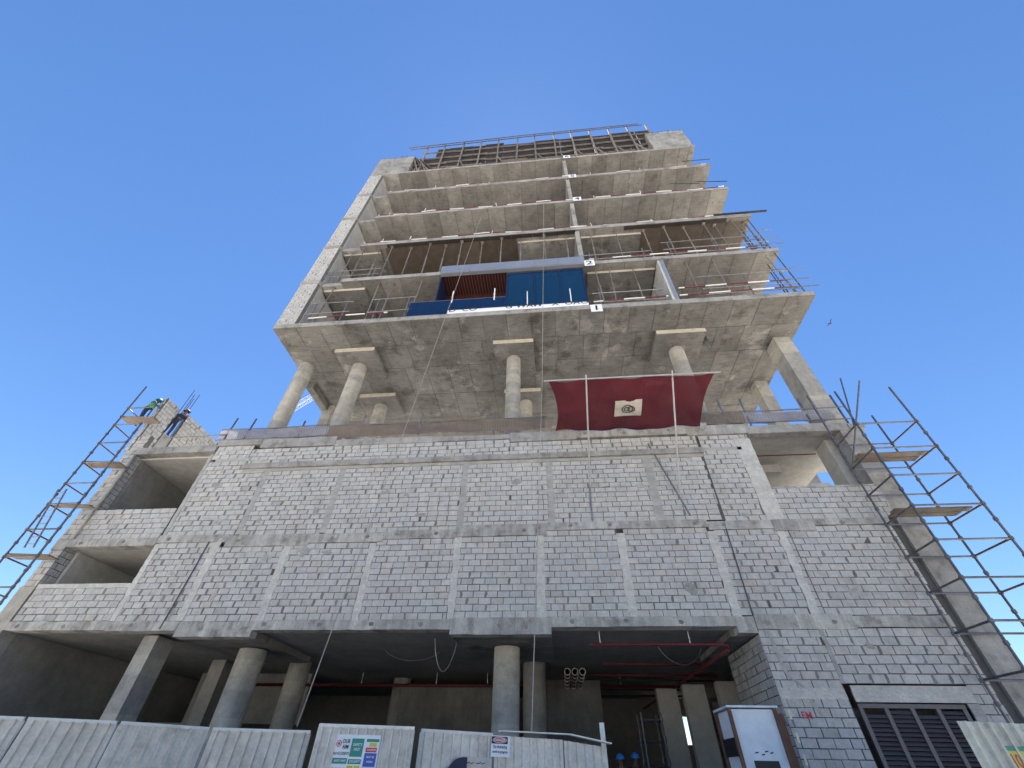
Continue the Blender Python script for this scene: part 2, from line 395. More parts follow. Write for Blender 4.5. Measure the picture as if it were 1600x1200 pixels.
def strip(name, x, z0, z1, wd, mat, proud=.014, jit=.022, lean=0.):
    mb = MB(); nz = max(4, int((z1-z0)/.13)); L_ = []; R_ = []
    for i in range(nz+1):
        z = z0+(z1-z0)*i/nz
        L_.append((x-wd/2+random.uniform(-jit,jit)+lean*i/nz, z)); R_.append((x+wd/2+random.uniform(-jit,jit)+lean*i/nz, z))
    for i in range(nz):
        a, b, c, d = L_[i], R_[i], R_[i+1], L_[i+1]
        mb.add([(a[0],-proud,a[1]),(b[0],-proud,b[1]),(c[0],-proud,c[1]),(d[0],-proud,d[1]),(a[0],.03,a[1]),(b[0],.03,b[1]),(c[0],.03,c[1]),(d[0],.03,d[1])],
               [(0,1,2,3),(1,5,6,2),(4,0,3,7)])
    return mb.build(name, mat, B)
def tie_patch(x, z, proud):
    mb = MB(); n_ = 10; P_ = [(x+random.uniform(.06,.1)*math.cos(6.283*i/n_), z+random.uniform(.05,.08)*math.sin(6.283*i/n_)) for i in range(n_)]
    mb.add([(px,-proud-.007,pz) for px, pz in P_]+[(px,-proud+.02,pz) for px, pz in P_], [tuple(range(n_))]+[(i,i+n_,(i+1)%n_+n_,(i+1)%n_) for i in range(n_)])
    mb.build('tie_patch', SMEA, B)
def band(x0, x1, z0, z1, proud=.03, mat=None, back=.35, name='concrete_band'):
    """rough cast band: front face with uneven edges"""
    mb = MB(); nx = max(2, int((x1-x0)/.4)); P = []
    for i in range(nx+1):
        x = x0+(x1-x0)*i/nx; e = .012
        P.append([(x, -proud+random.uniform(-.004,.004), z0+random.uniform(-e,e)), (x, -proud+random.uniform(-.004,.004), z1+random.uniform(-e,e)), (x, back, z0), (x, back, z1)])
    for i in range(nx):
        a, b = P[i], P[i+1]
        mb.add([a[0],b[0],b[1],a[1],a[2],b[2],b[3],a[3]], [(0,1,2,3),(0,4,5,1),(3,2,6,7),(4,7,6,5)])
    if (mat or BAND) is BAND and z1-z0 > .2:
        x = x0+random.uniform(.3,.9)
        while x < x1-.25: tie_patch(x, (z0+z1)/2+random.uniform(-.03,.03), proud); x += random.uniform(1.3,1.9)
    mb.add([P[0][0],P[0][1],P[0][3],P[0][2]], [(0,1,2,3)]); mb.add([P[-1][0],P[-1][1],P[-1][3],P[-1][2]], [(3,2,1,0)])
    return mb.build(name, mat or BAND, B)

# bottom bands (edge of the first-floor slab), stepped as cast
for x0, x1, z0, z1 in ((-18.9,-15.1,4.93,5.2),(-15.1,-12.55,4.90,5.19),(-12.55,-9.9,4.73,5.18),(-9.9,-3.35,4.92,5.2),(-3.35,-.18,4.78,5.24),(-.18,5.32,4.98,5.25),(5.32,5.88,4.80,5.25),(5.88,8.7,4.90,5.3),(8.7,11.35,4.95,5.25)):
    band(x0+.004, x1-.004, z0, z1, random.uniform(.02,.05))
# mid bands
for x0, x1, z0, z1 in ((-18.9,-15.15,7.79,8.08),(-15.15,-12.3,7.88,8.16),(-12.3,-9.0,7.68,8.12),(-9.0,-6.2,7.76,8.1),(-6.2,-3.5,7.85,8.16),(-3.5,-.2,7.88,8.3),(-.2,5.4,8.05,8.33),(5.4,7.55,7.95,8.25),(7.55,8.9,7.86,8.26),(8.9,11.35,8.03,8.25)):
    band(x0+.004, x1-.004, z0, z1, random.uniform(.02,.05))
# ledge and roof upstand
band(-13.2, 6.1, 11.06, 11.30, .11, EDGE); band(-13.15, 6.05, 10.92, 11.06, .012, PLAD, back=.2)
for x0, x1, z0, z1 in ((-15.0,-12.9,12.33,12.62),(-12.9,-9.4,12.15,12.62),(-9.4,-5.0,12.1,12.42),(-5.0,-1.6,12.12,12.36),(-1.6,1.2,11.95,12.40),(1.2,5.7,12.02,12.40),(5.7,8.1,11.92,12.38)):
    band(x0+.004, x1-.004, z0, z1, random.uniform(.03,.07), EDGE if x0 < 0 else BAND)
band(-18.88,-15.02,12.06,12.4,.03,EDGE); band(8.11,12.0,11.92,12.3,.02,EDGE)
# panels between mullions, lower storey
LM = [-12.62,-9.78,-6.52,-3.38,-.46,2.36,5.45,7.72]
edges = [-15.02]+LM+[8.0]
zb = {0:(5.19,7.88),1:(5.18,7.68),2:(5.2,7.76),3:(5.2,7.85),4:(5.24,7.88),5:(5.25,8.05),6:(5.25,8.05),7:(5.28,7.95),8:(5.29,7.86)}
for i in range(9):
    hw = .11
    block_wall(edges[i]+(hw if i else 0), edges[i+1]-(hw if i < 8 else 0), *zb[i], smear=(.5,.45,.35,.2,.16,.1,.12,.25,.3)[i])
for i, x in enumerate(LM):
    strip('plaster_strip', x, 5.2, 7.9 if i not in (1,2) else 7.72, random.uniform(.23,.28), PLAS if i not in (6,) else PLAS)
strip('plaster_strip', -15.06, 5.2, 7.85, .2, PLAS)
block_wall(8.0, 11.35, 5.27, 8.03, smear=.15)
# upper storey
UM = [-12.0,-8.62,-3.4,.0,3.86,6.05]
edges = [-14.95]+UM+[7.5]
for i in range(7):
    hw = .09 if i not in (0, 6) else .03
    l = edges[i]+(.1 if 0 < i < 6 else .02 if i else 0); r = edges[i+1]-(.1 if i < 5 else .02)
    top = 10.92 if 1 <= i <= 5 else (11.5 if i == 0 else 11.2)
    zb0 = (8.14,8.11,8.11,8.24,8.31,8.31,8.25)[i]
    block_wall(l, r, zb0, top, smear=(.5,.45,.3,.15,.12,.18,.4)[i])
for i, x in enumerate(UM):
    if i == 5:
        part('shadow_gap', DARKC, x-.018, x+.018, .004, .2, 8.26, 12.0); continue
    strip('plaster_strip', x, 8.15+.1*(i>2), 10.92, (.24,.26,.25,.25,.32)[i], PLAD if i != 1 else PLAD, .01, .03)
strip('plaster_strip', 7.75, 8.26, 11.7, .6, PLAS, .012, .015)
strip('plaster_strip', -15.02, 8.1, 11.9, .16, PLAD, .012, .015)
# band of blocks under the roof upstand
block_wall(-13.2, -1.6, 11.31, 12.11, smear=.4); block_wall(-1.6, 6.02, 11.31, 11.94, smear=.3); block_wall(6.1, 7.95, 11.3, 11.91, smear=.2)
block_wall(-14.93, -13.2, 11.62, 12.32, smear=.3)
strip('plaster_strip', -13.9, 11.48, 11.64, 1.6, PLAD, .012, .02); strip('plaster_strip', 6.85, 11.18, 11.32, 1.5, PLAD, .012, .02)
# wings
block_wall(-18.85, -15.16, 5.21, 6.28, smear=.2)
band(-18.85, -15.15, 6.28, 6.42, .02, PLAS, back=.22)
block_wall(-18.85, -15.16, 8.09, 9.34, smear=.12)
block_wall(8.04, 11.7, 8.26, 9.46, smear=.06); band(8.04, 11.6, 9.46, 9.52, .012, BAND, back=.22)
# right pier and ground-floor wall
block_wall(5.88, 7.62, .0, 4.9, smear=.12); block_wall(7.62, 11.35, 3.6, 4.93, smear=.5); block_wall(10.72, 11.35, 0, 3.6, smear=.3)
strip('plaster_strip', 7.66, 3.6, 4.9, .12, PLAD, .01, .02)
strip('plaster_strip', 9.25, 3.2, 3.56, 2.95, PLAS, .02, .01); strip('plaster_strip', 6.75, 3.25, 3.5, 1.7, PLAS, .012, .02); strip('plaster_strip', 10.62, 0., 3.19, .28, PLAD, .012, .02)
block_wall(.02, 3.2, .0, 4.78, Y=5.86, n=(-1,0,0), smear=.3, thick=.015); part('pier_core', INTD, 5.9, 7.6, .23, 3.2, 0, 4.78)
# plastered chase that snakes down the pier
chs = [(6.17,4.86),(6.2,4.55),(6.22,4.2),(6.24,3.92),(6.32,3.74),(6.5,3.6),(6.62,3.46),(6.66,3.2),(6.78,2.9)]
mb = MB()
for i in range(len(chs)-1):
    (xa,za),(xb,zc_) = chs[i], chs[i+1]; h_ = .045
    mb.add([(xa-h_,-.009,za),(xa+h_,-.009,za),(xb+h_,-.009,zc_),(xb-h_,-.009,zc_),(xa-h_,.02,za),(xa+h_,.02,za),(xb+h_,.02,zc_),(xb-h_,.02,zc_)],[(3,2,1,0),(0,4,7,3),(1,2,6,5)])
mb.build('plastered_chase', PLAD, B)
# end columns
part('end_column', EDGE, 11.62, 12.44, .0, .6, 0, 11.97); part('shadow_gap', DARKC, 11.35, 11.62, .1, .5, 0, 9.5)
part('beam_end', EDGE, 12.02, 12.62, -.04, .5, 11.975, 12.22)
part('end_column', COLM, -19.5, -18.9, -.03, .5, 0, 6.35)
part('end_column', BAND, -19.46, -18.9, -.02, .5, 7.7, 8.1)
block_wall(-19.46, -18.9, 6.36, 7.69, smear=.1, thick=.48); block_wall(-19.46, -18.9, 8.11, 12.08, smear=.1, thick=.48)
part('end_column', BAND, -19.46, -18.72, -.02, .5, 12.09, 12.3)
block_wall(-19.38, -18.75, 12.31, 13.1, smear=.25, thick=.2)
block_wall(-19.62, -19.4, 12.31, 15.55, smear=.1, thick=.05)
block_wall(.055, .9, 12.31, 15.55, Y=-19.4, n=(1,0,0), smear=.3, thick=.2)
block_wall(1.55, 4.2, 12.42, 15.65, Y=-19.4, n=(1,0,0), smear=.5, thick=.2)
block_wall(.02, .5, 6.36, 7.69, Y=-18.89, n=(1,0,0), smear=.1, thick=.01); block_wall(.02, .5, 8.11, 12.08, Y=-18.89, n=(1,0,0), smear=.1, thick=.01)
MB().tube([(-18.82,-.02,8.1),(-18.82,-.02,12.0)], .06).build('downpipe', BAND, B, True)
# wing interiors
part('inner_column', INTW, 11.35, 12.1, .75, 1.5, 8.203, 11.975); part('inner_column', INTW, -18.9, -18.75, .5, 4.15, 5.195, 7.79)
part('inner_wall', INTD, -18.95, -18.8, .5, 4.95, 8.21, 11.97)
# thin red sprinkler pipes in the wings
for a, b in (((8.2,1.4,11.75),(11.2,1.4,11.75)),((-17.2,2.2,11.55),(-15.2,2.2,11.55))):
    MB().tube([a,b], .025).build('sprinkler_pipe', REDP, B)
# vertical conduit lines on the facade
MB().tube([(5.98,-.02,8.25),(5.93,-.03,6.6),(5.88,-.03,4.85)], .022).build('conduit', DTUB, B)
MB().tube([(-12.98,-.03,7.9),(-13.05,-.03,6.4),(-13.12,-.05,4.95)], .022).build('conduit', DTUB, B)
# dark strip drawn as the cold joint's shadow line under mid band, right
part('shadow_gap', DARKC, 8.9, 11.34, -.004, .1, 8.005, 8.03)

# --- ground floor columns, drop beams and rooms
def column(x, y, r, z0, z1, mat=COLM, n=24, joint=None):
    mb = MB((x,y,z0)); zs = [z0]+([joint-.01, joint, joint+.01] if joint else [])+[z1]
    rr = [r]+([r, r-.012, r] if joint else [])+[r]
    for i, z in enumerate(zs):
        for j in range(n): t = 2*math.pi*j/n; mb.v.append(Vector((math.cos(t)*rr[i], math.sin(t)*rr[i], z-z0)))
    for i in range(len(zs)-1):
        for j in range(n): mb.f.append([i*n+j, i*n+(j+1)%n, (i+1)*n+(j+1)%n, (i+1)*n+j])
    return mb.build('column', mat, B, True)
column(-10.85, 1.95, .46, .12, 4.72, joint=3.9); column(-1.72, 1.75, .43, .12, 4.76, joint=3.7); column(-10.85, 5.5, .43, .12, 4.96, joint=3.8)
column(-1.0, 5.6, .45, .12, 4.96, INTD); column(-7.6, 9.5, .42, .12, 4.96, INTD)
part('column', COLM, -14.12, -13.6, .6, 1.42, .12, 4.9); part('column', INTD, -14.5, -13.9, 5.0, 5.8, .12, 4.96)
for x0, x1, y1, z0 in ((-12.54,-9.92,4.4,4.76),(-3.33,-.2,4.0,4.8),(5.2,5.86,4.2,4.8)):
    part('drop_panel', SOF1, x0, x1, .352, y1, z0, 4.968)
part('inner_wall', INTD, -19.14, -18.9, .51, PD-.31, .12, 4.96)
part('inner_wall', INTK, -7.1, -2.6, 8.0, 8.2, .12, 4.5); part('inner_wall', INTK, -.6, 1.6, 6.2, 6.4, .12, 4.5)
# window opening deep in the left room
part('inner_wall', INTD, -18.89, -16.6, 8.2, 8.4, .12, 3.1); part('inner_wall', INTD, -17.1, -11.6, 8.2, 8.4, 3.1, 4.96)
for x, y in ((4.55,8.0),(5.45,7.0),(6.6,6.2)):
    part('plaster_pier', INTW, x-.45, x+.42, y, y+.4, .12, 4.5)
part('inner_wall', INTW, 7.0, 12.1, 10.5, 10.7, .12, 4.3)

# --- tower
S = [19.52, 23.85, 28.2, 32.5, 36.85, 41.2]; TX0, TX1, TY0, TY1, TH = -14.95, 13.75, -1.0, 14.0, .33
slabs = []
for k, z in enumerate(S):
    if k == 0:
        sl = MB().box(TX0, TX1, TY0, TY1, z+.010, z+TH).build('floor_slab', EDGE, B)
    else:
        mb = MB().box(-12.35, TX1, TY0+random.uniform(-.03,.03), TY1, z+.006, z+TH)
        sl = mb.build('floor_slab', EDGE, B); part('floor_slab', EDGE, TX0+.02 if k == 5 else -13.72, -12.353, (TY0 if k == 5 else -.72), TY1, z+.006, z+TH)
    slabs.append(sl)
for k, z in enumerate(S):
    box('soffit_joint', DARKC, slabs[k], TX0+.01 if k == 0 else -12.345, TX1-.01, TY0+.02, TY1-.05 if k == 0 else 2.25, z+.0035, z+(.0085 if k == 0 else .0055))  # dark sheet behind the panels colours the gaps between them dark
# soffit panels: the print of each formwork sheet, a few millimetres uneven
shared = {}
def soff(sl, x0, x1, y0, y1, z, mat, d=None):
    d = random.choice((.008,.014,.022)) if d is None else d
    key = (round(x1-x0,2), round(y1-y0,2), mat.name)
    if key not in shared:
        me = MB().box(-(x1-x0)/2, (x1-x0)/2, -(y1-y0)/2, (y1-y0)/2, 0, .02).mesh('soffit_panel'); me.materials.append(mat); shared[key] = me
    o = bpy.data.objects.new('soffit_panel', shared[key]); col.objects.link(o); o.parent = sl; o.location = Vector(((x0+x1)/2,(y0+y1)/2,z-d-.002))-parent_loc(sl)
    return o
for k, z in enumerate(S):
    if k == 0:
        ys = [-.995, .75, 2.55, 4.99, 7.43, 9.87, 13.9]
        for j in range(6):
            wd = 28.66/(22 if j != 1 else 20); nx = 22 if j != 1 else 20
            for i in range(nx):
                x = TX0+.02+i*wd
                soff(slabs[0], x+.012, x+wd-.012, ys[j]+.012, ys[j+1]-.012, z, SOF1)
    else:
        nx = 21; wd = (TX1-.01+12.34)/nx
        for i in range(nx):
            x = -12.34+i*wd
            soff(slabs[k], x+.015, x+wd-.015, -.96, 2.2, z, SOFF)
# drop panels and columns under the lowest slab
def drop(x0, x1, y0, y1, z, d=.3):
    p = part('drop_panel', SOF1, x0, x1, y0, y1, z-d, z-.014); box('painted_lit_edge', DROP, p, x0-.004, x1+.004, y0-.012, y0-.002, z-d, z-.016)  # front face gets a paler sheet: the light on it is painted in
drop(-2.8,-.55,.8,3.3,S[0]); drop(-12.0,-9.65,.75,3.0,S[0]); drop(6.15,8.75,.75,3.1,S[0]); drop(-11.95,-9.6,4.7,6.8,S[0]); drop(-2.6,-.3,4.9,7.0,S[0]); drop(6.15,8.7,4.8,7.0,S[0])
for x, y, r in ((-14.3,2.0,.42),(-10.95,2.05,.42),(-1.75,2.1,.40),(7.42,2.1,.41),(-10.85,5.75,.42),(-1.3,6.0,.4),(7.4,5.9,.41)):
    column(x, y, r, ROOF, S[0]-(.3 if x > -14 else .02), joint=ROOF+2.7)
part('column', COLM, -14.75, -14.1, 5.6, 7.0, ROOF, S[0]-.02)
part('edge_beam', SOF1, -14.9, -14.45, 3.4, 13.5, S[0]-.45, S[0]-.014)
part('column', COLM, 12.6, 13.45, 1.7, 2.7, ROOF, S[0]-.02); part('column', COLM, 12.7, 13.4, 5.2, 5.9, ROOF, S[0]-.02)
# storeys 1 and 2: drop panels at the slab front
for z in (S[1], S[2]):
    for x0, x1 in ((-13.6,-10.95),(2.85,6.8)) + (((-1.35,2.7),) if z == S[2] else ()):
        drop(x0, x1, -.45, 2.4, z, .22)
# plywood still hanging under the third slab
for x0, x1, m_, y0 in ((-10.6,-1.45,PLYB,-.72),(6.85,13.6,PLYB,-.72)):
    n_ = int((x1-x0)/1.22)
    for i in range(n_):
        w_ = (x1-x0)/n_; part('formwork_sheet', m_, x0+i*w_+.01, x0+(i+1)*w_-.01, y0, 2.1, S[2]-.05, S[2]-.02)
for x0, x1 in ((-10.4,2.5),(5.7,12.2)):
    n_ = int((x1-x0)/1.3)
    for i in range(n_):
        w_ = (x1-x0)/n_; part('formwork_sheet', PLYD, x0+i*w_+.008, x0+(i+1)*w_-.008, -.985+random.uniform(-.02,.02), -.74, S[2]-.09, S[2]-.022)
# left end wall: block pier with a cast band at every slab
for k in range(5):
    block_wall(-14.93, -13.78, S[k]+TH+.002, S[k+1]-.02, Y=TY0, smear=.25, thick=.3, mort=SMEA)
    part('concrete_band', EDGE, -14.97, -13.74, TY0-.04, 2, S[k+1]-.018, S[k+1]+TH-.001)if k < 4 else None
    part('side_wall', INTW, -13.78, -13.74, -.75, 9, S[k]+TH+.001, S[k+1]+.004); part('side_wall', INTD, -14.9, -13.79, -.69, 9, S[k]+TH+.001, S[k+1]-.02)
# back walls of the storeys
for k in range(5):
    part('back_wall', INTD, -13.7, TX1-.2, 3.4, 3.6, S[k]+TH+.001, S[k+1]+.004)
# fin walls
for k in range(1, 5):
    part('fin_wall', EDGE, 2.46, 2.74, -.86, 1.8, S[k]+TH+.001, S[k+1]-.011)
part('fin_wall', PLAS, 6.88, 7.0, -.92, 1.5, S[0]+TH+.001, S[1]-.012); part('fin_wall', CLAD, 7.002, 7.2, -.95, -.80, S[0]+TH+.001, S[1]-.012)
# top storey walls
part('corner_wall', EDGE, -14.93, -11.5, -1.0, 1.0, S[5]+TH+.001, 45.3); part('corner_wall', EDGE, 10.4, 13.72, -1.0, 1.0, S[5]+TH+.001, 45.6)
for cx, zt, nb in ((-13.2,45.3,13),(12.1,45.6,10)):
    for i in range(nb):
        x = cx-1.5+3*i/(nb-1); MB().bar((x,-.8+random.uniform(0,.4),zt), (x+random.uniform(-.1,.1),-.9,zt+random.uniform(.25,.8)), .06, .06).build('starter_bar', REBAR, B)
for x, y in ((15.0-1.5,1.6),(13.6,1.9),(13.65,2.4)):
    MB().tube([(x,y,S[4]+TH),(x+.05,y,S[4]+3.0)], .03).build('starter_bar', REBAR, B)
# sprinkler hole with broken edge in the deck soffit
mb = MB()
pts = [(8.87+(.2+random.uniform(-.07,.1))*math.cos(t*.5236), 1.56+(.22+random.uniform(-.07,.12))*math.sin(t*.5236)) for t in range(12)]
mb.add([(x,y,S[0]-.05) for x,y in pts], [tuple(range(12))[::-1]]); mb.build('broken_hole', BLACK, B)
MB().tube([(8.87,1.56,S[0]-.01),(9.1,1.9,S[0]-.5)], .025).build('hanging_bar', DTUB, B)

# --- finished sample flat on the first tower storey
W = MB().box(-1.93, 2.52, -.93, -.90, 20.12, 23.4).build('glazing', GLAS, B)
for x in (-1.93,-.33,1.14,2.50): box('mullion', GFRM, W, x-.03, x+.03, -.97, -.89, 20.1, 23.5)
box('transom', GFRM, W, -1.9, 2.47, -.96, -.91, 23.4, 23.5)
for x in (-.75, 1.62): box('door_handle', SIGNW, W, x-.025, x+.025, -.99, -.935, 20.3, 21.5)
BAL = MB().box(-7.4, -1.97, -.96, -.93, 19.9, 21.15).build('balustrade_glass', BALG, B)
box('handrail', STEEL, BAL, -7.4, -1.97, -.965, -.925, 21.152, 21.19)
for x in (-5.0, -2.6): box('post', SIGNW, BAL, x-.03, x+.03, -1.0, -.962, 20.9, 22.0)
RW = MB().box(-5.95, -1.98, .6, .7, S[0]+TH, S[1]-.02).build('red_clad_wall', REDW, B)
for i in range(22): box('slat', REDW, RW, -5.93+i*.18, -5.93+i*.18+.14, .55, .598, S[0]+TH+.002, S[1]-.03)
for i in range(22): box('ceiling_slat', REDW, RW, -5.93+i*.18, -5.93+i*.18+.14, -.9, .54, S[1]-.06, S[1]-.016)
box('room_wall', GFRM, RW, -6.02, -5.96, -.9, .6, S[0]+TH+.001, S[1]-.015)
part('room_ceiling', SIGNW, -1.9, 2.44, -.85, 2.0, 23.42, 23.46); part('room_wall', CLAD, -1.9, 2.44, 1.7, 1.8, S[0]+TH+.001, 23.4)
for x in (-.55, 1.8):
    for y in (-.45, -.1): MB().tube([(x,y,23.40),(x,y,23.418)], .07, 12).build('downlight', LAMP, B)
for i, (x0, x1) in enumerate(((-6.0,-4.2),(-4.2,-2.0),(-2.0,-.3),(-.3,1.15),(1.15,2.62))):
    part('cladding_panel', CLAD, x0+.006, x1-.006, -1.16, -1.02, 23.8, 24.5)
    part('cladding_panel', CLAD, x0+.006, x1-.006, -1.14, -.9, 23.72, 23.795)
Bn = MB().box(-5.1, 2.5, -1.03, -1.015, 19.83, 20.12).build('white_banner_strip', SIGNW, B)
for s_, x in (('D',-4.85),('CO',-3.9),('G',-1.75),('WA',-.9),('W',-.2),('X',.75),('OA',1.65),('O',2.3)):
    text('lettering', s_, (x,-1.034,20.1), .42, INK, Bn, sx=1.3)
# storey numbers
for s_, x, z in (('1',2.85,19.46),('2',2.95,23.85),('3',2.9,28.3),('4',3.0,32.7),('5',3.0,37.0),('6',2.85,41.36)):
    if s_ == '3': continue
    p = part('number_plate', SIGNW, x-.3, x+.3, -1.075, -1.055, z-.28, z+.3); text('numeral', s_, (x,-1.077,z), .55, INK, p, sx=1.5)

# --- turn the blocks into geometry: the 300 that show largest are sub-parts, the rest one joined part
def area(b):
    wall, o, u, n, bw, bh, cu, cz = b
    p = o+u*cu+Vector((0,0,cz)); d = p-CAM; L = d.length; zc = d.dot(fw)
    if zc <= 0: return 0
    x = 800+FPX*d.dot(ri2)/zc; y = 600-FPX*d.dot(up2)/zc
    if not (-5 < x < 1605 and 0 < y < 1203): return 0
    if y > 1075 and 1110 < x < 1240: return 0
    if y > 1118 and x > 1340: return 0
    if n.x: return 0
    return bw*bh*abs(d.dot(n))/L/(zc**2)*1e4
order = sorted(range(len(BLK)), key=lambda i: -area(BLK[i]))
big = set(order[:300])
proto = []
for k in range(6):
    mb = MB(); j = lambda: random.uniform(-.012,.012); q = lambda: random.uniform(-.006,.002)
    fr = [(-.5+.02+j()*.5,q(),-.5+.03+j()),(.5-.02+j()*.5,q(),-.5+.03+j()),(.5-.02+j()*.5,q(),.5-.03+j()),(-.5+.02+j()*.5,q(),.5-.03+j())]
    bk = [(-.5,.006,-.5),(.5,.006,-.5),(.5,.006,.5),(-.5,.006,.5)]; bb = [(x,.05,z) for x,_,z in bk]
    mb.add(fr+bk+bb, [(0,1,2,3)]+[(i,i+4,(i+1)%4+4,(i+1)%4)[::-1] for i in range(4)]+[(i+4,i+8,(i+1)%4+8,(i+1)%4+4)[::-1] for i in range(4)])
    me = mb.mesh('concrete_block'); me.materials.append(BLOC); proto.append(me)
rest = MB()
for i, (wall, o, u, n, bw, bh, cu, cz) in enumerate(BLK):
    me = proto[random.randrange(6)]; off = random.gauss(0, .0035)
    p = o+u*cu+Vector((0,0,cz))+n*off
    if i in big:
        ob = bpy.data.objects.new('concrete_block', me); col.objects.link(ob); ob.parent = wall
        ob.location = p-parent_loc(wall); ob.scale = (bw, 1, bh); ob.rotation_euler = (random.gauss(0,.004), random.gauss(0,.004), random.gauss(0,.006))
    else:
        tl, tz = random.gauss(0,.006), random.gauss(0,.012)
        vs = [p+u*(v.co.x*bw)-n*(v.co.y+v.co.x*bw*tl+v.co.z*bh*tz)+Vector((0,0,v.co.z*bh)) for v in me.vertices]
        rest.add(vs, [tuple(f.vertices) for f in me.polygons])
o_ = rest.build('block_courses', BLOC, B); tag(o_, kind='stuff')
o_ = SM.build('mortar_smears', SMEA, B); tag(o_, kind='stuff')
o_ = WASH.build('mortar_patches', WASM, B); tag(o_, kind='stuff')

# ------------------------------------------------------------------ edge protection pipes on the upper slabs
for k, nm in ((3,'fourth'),(4,'fifth'),(2,'third')):
    z = S[k]+TH; t = empty('barrier_pipe', (0,-.8,z), f'red and white banded barrier pipe along edge of the {nm} tower slab', 'barrier', 'banded barrier pipes on the tower slabs')
    pts = [(-12.2+i*25.8/12, -.9+random.uniform(-.03,.03), z+.25+random.uniform(-.1,.16)) for i in range(13)]
    MB(t.location).tube(pts, .036, 6).build('pipe', REDWHITE, t)
    for x in (-11.2,-8.8,-3.3,4.2,7.9):
        x += random.uniform(-.6,.6); MB(t.location).tube([(x,-.9,z),(x+random.uniform(-.1,.1),-.92,z+random.uniform(.4,.8))], .022, 6).build('post', WHITE, t)

# ------------------------------------------------------------------ props
def prop(x, y, z0, z1, label, group, lean=0.):
    t = empty('steel_prop', (x,y,z0), label, 'prop', group)
    h = z1-z0; k = h*.55
    MB(t.location).tube([(x,y,z0),(x+lean*.55,y,z0+k)], .045, 8).build('outer_tube', PROPM, t)
    MB(t.location).tube([(x+lean*.55,y,z0+k),(x+lean,y,z1-.02)], .034, 8).build('inner_tube', PROPM, t)
    MB(t.location).tube([(x+lean*.55,y,z0+k-.1),(x+lean*.55,y,z0+k+.06)], .062, 8).build('collar', PROPM, t)
    MB(t.location).box(x+lean-.1, x+lean+.1, y-.1, y+.1, z1-.02, z1).build('head_plate', PROPM, t)
    MB(t.location).box(x-.1, x+.1, y-.1, y+.1, z0, z0+.015).build('base_plate', PROPM, t)
xs = [-12.9,-12.0,-11.0,-10.04,-8.75,-7.36,-6.32,-5.16,-3.8,-2.44,-1.18,.4,1.86]
for i, x in enumerate(xs):
    prop(x, -.8 if i % 2 else -.6, S[1]+TH, S[2]-.09, f'{ORD[i]} steel prop from the left end, second tower storey, left half', 'props on the second tower storey')
xs = [3.5,5.1,6.95,8.23,9.53,10.78,11.5,12.56,13.4]
for i, x in enumerate(xs):
    prop(x, -.75 if i % 2 else -.6, S[1]+TH, S[2]-.09, f'{ORD[i]} steel prop right of the fin wall, second tower storey', 'props on the second tower storey')
xs = [-13.1,-10.0,-9.2,-7.5]
for i, x in enumerate(xs):
    prop(x, -.6, S[0]+TH, S[1]-.01, f'{ORD[i]} steel prop from the left end, first tower storey, left of the blue balustrade', 'props on the first tower storey', random.uniform(-.25,.25))
xs = [3.45,4.06,5.54,8.5,10.05,13.3]
for i, x in enumerate(xs):
    prop(x, -.65, S[0]+TH, S[1]-.01, f'{ORD[i]} steel prop right of the blue glazing, first tower storey', 'props on the first tower storey', random.uniform(-.2,.2))

# guard frames at the slab edges
def guard(x0, x1, z, label, n=2, h=2.0, y=-.88, rails=(.9,1.9), red=False):
    t = empty('guard_rail', (x0,y,z), label, 'guard rail', 'tube guard rails on the tower storeys')
    for i in range(n):
        x = x0+(x1-x0)*i/(n-1); MB(t.location).tube([(x,y,z),(x,y,z+h)], .035, 6).build('post', STEEL, t)
    for r_ in rails: MB(t.location).tube([(x0-.4,y-.05,z+r_),(x1+.4,y-.05,z+r_+random.uniform(-.05,.1))], .032, 6).build('rail', STEEL, t)
guard(-13.2,-11.3,S[0]+TH,'tube guard rail beside the left end wall, first tower storey')
guard(-9.4,-7.6,S[0]+TH,'tube guard rail just left of the blue balustrade',rails=(.7,1.9))
guard(9.0,13.0,S[0]+TH,'tube guard rail at the right end of the first tower storey',3,2.1,rails=(.35,.9,2.0))
guard(3.2,6.2,S[0]+TH,'tube guard rail between blue glazing and fin wall',2,1.6,rails=(.3,1.1))
guard(-13.3,-10.5,S[1]+TH,'tube guard rail beside the left end wall, second tower storey',2,1.2,rails=(.4,1.0))
guard(7.9,13.2,S[1]+TH,'tube guard rail at the right end of the second tower storey',3,1.7,rails=(.25,.8,1.6))
guard(3.1,6.3,S[1]+TH,'tube guard rail right of the fin wall, second tower storey',2,1.2,rails=(.25,.75))
for i, (x0, x1, z, lab) in enumerate(((7.3,13.2,S[0]+TH+.45,'lower red and white barrier pipe right of the fin wall, first tower storey'),(7.4,13.0,S[0]+TH+1.1,'upper red and white barrier pipe right of the fin wall, first tower storey'),(2.8,6.7,S[0]+TH+.35,'red and white barrier pipe between blue glazing and fin wall, first tower storey'),(-13.2,-8.6,S[0]+TH+.5,'red and white barrier pipe beside the left end wall, first tower storey'),(3.0,12.8,S[1]+TH+.3,'red and white barrier pipe right of the number two plate, second tower storey'))):
    tag(MB((x0,-.93,z)).tube([(x0,-.93,z),((x0+x1)/2,-.95,z+.06),(x1,-.93,z+.1)], .04, 6).build('barrier_pipe', REDWHITE), lab, 'barrier', 'banded barrier pipes on the lower tower storeys')
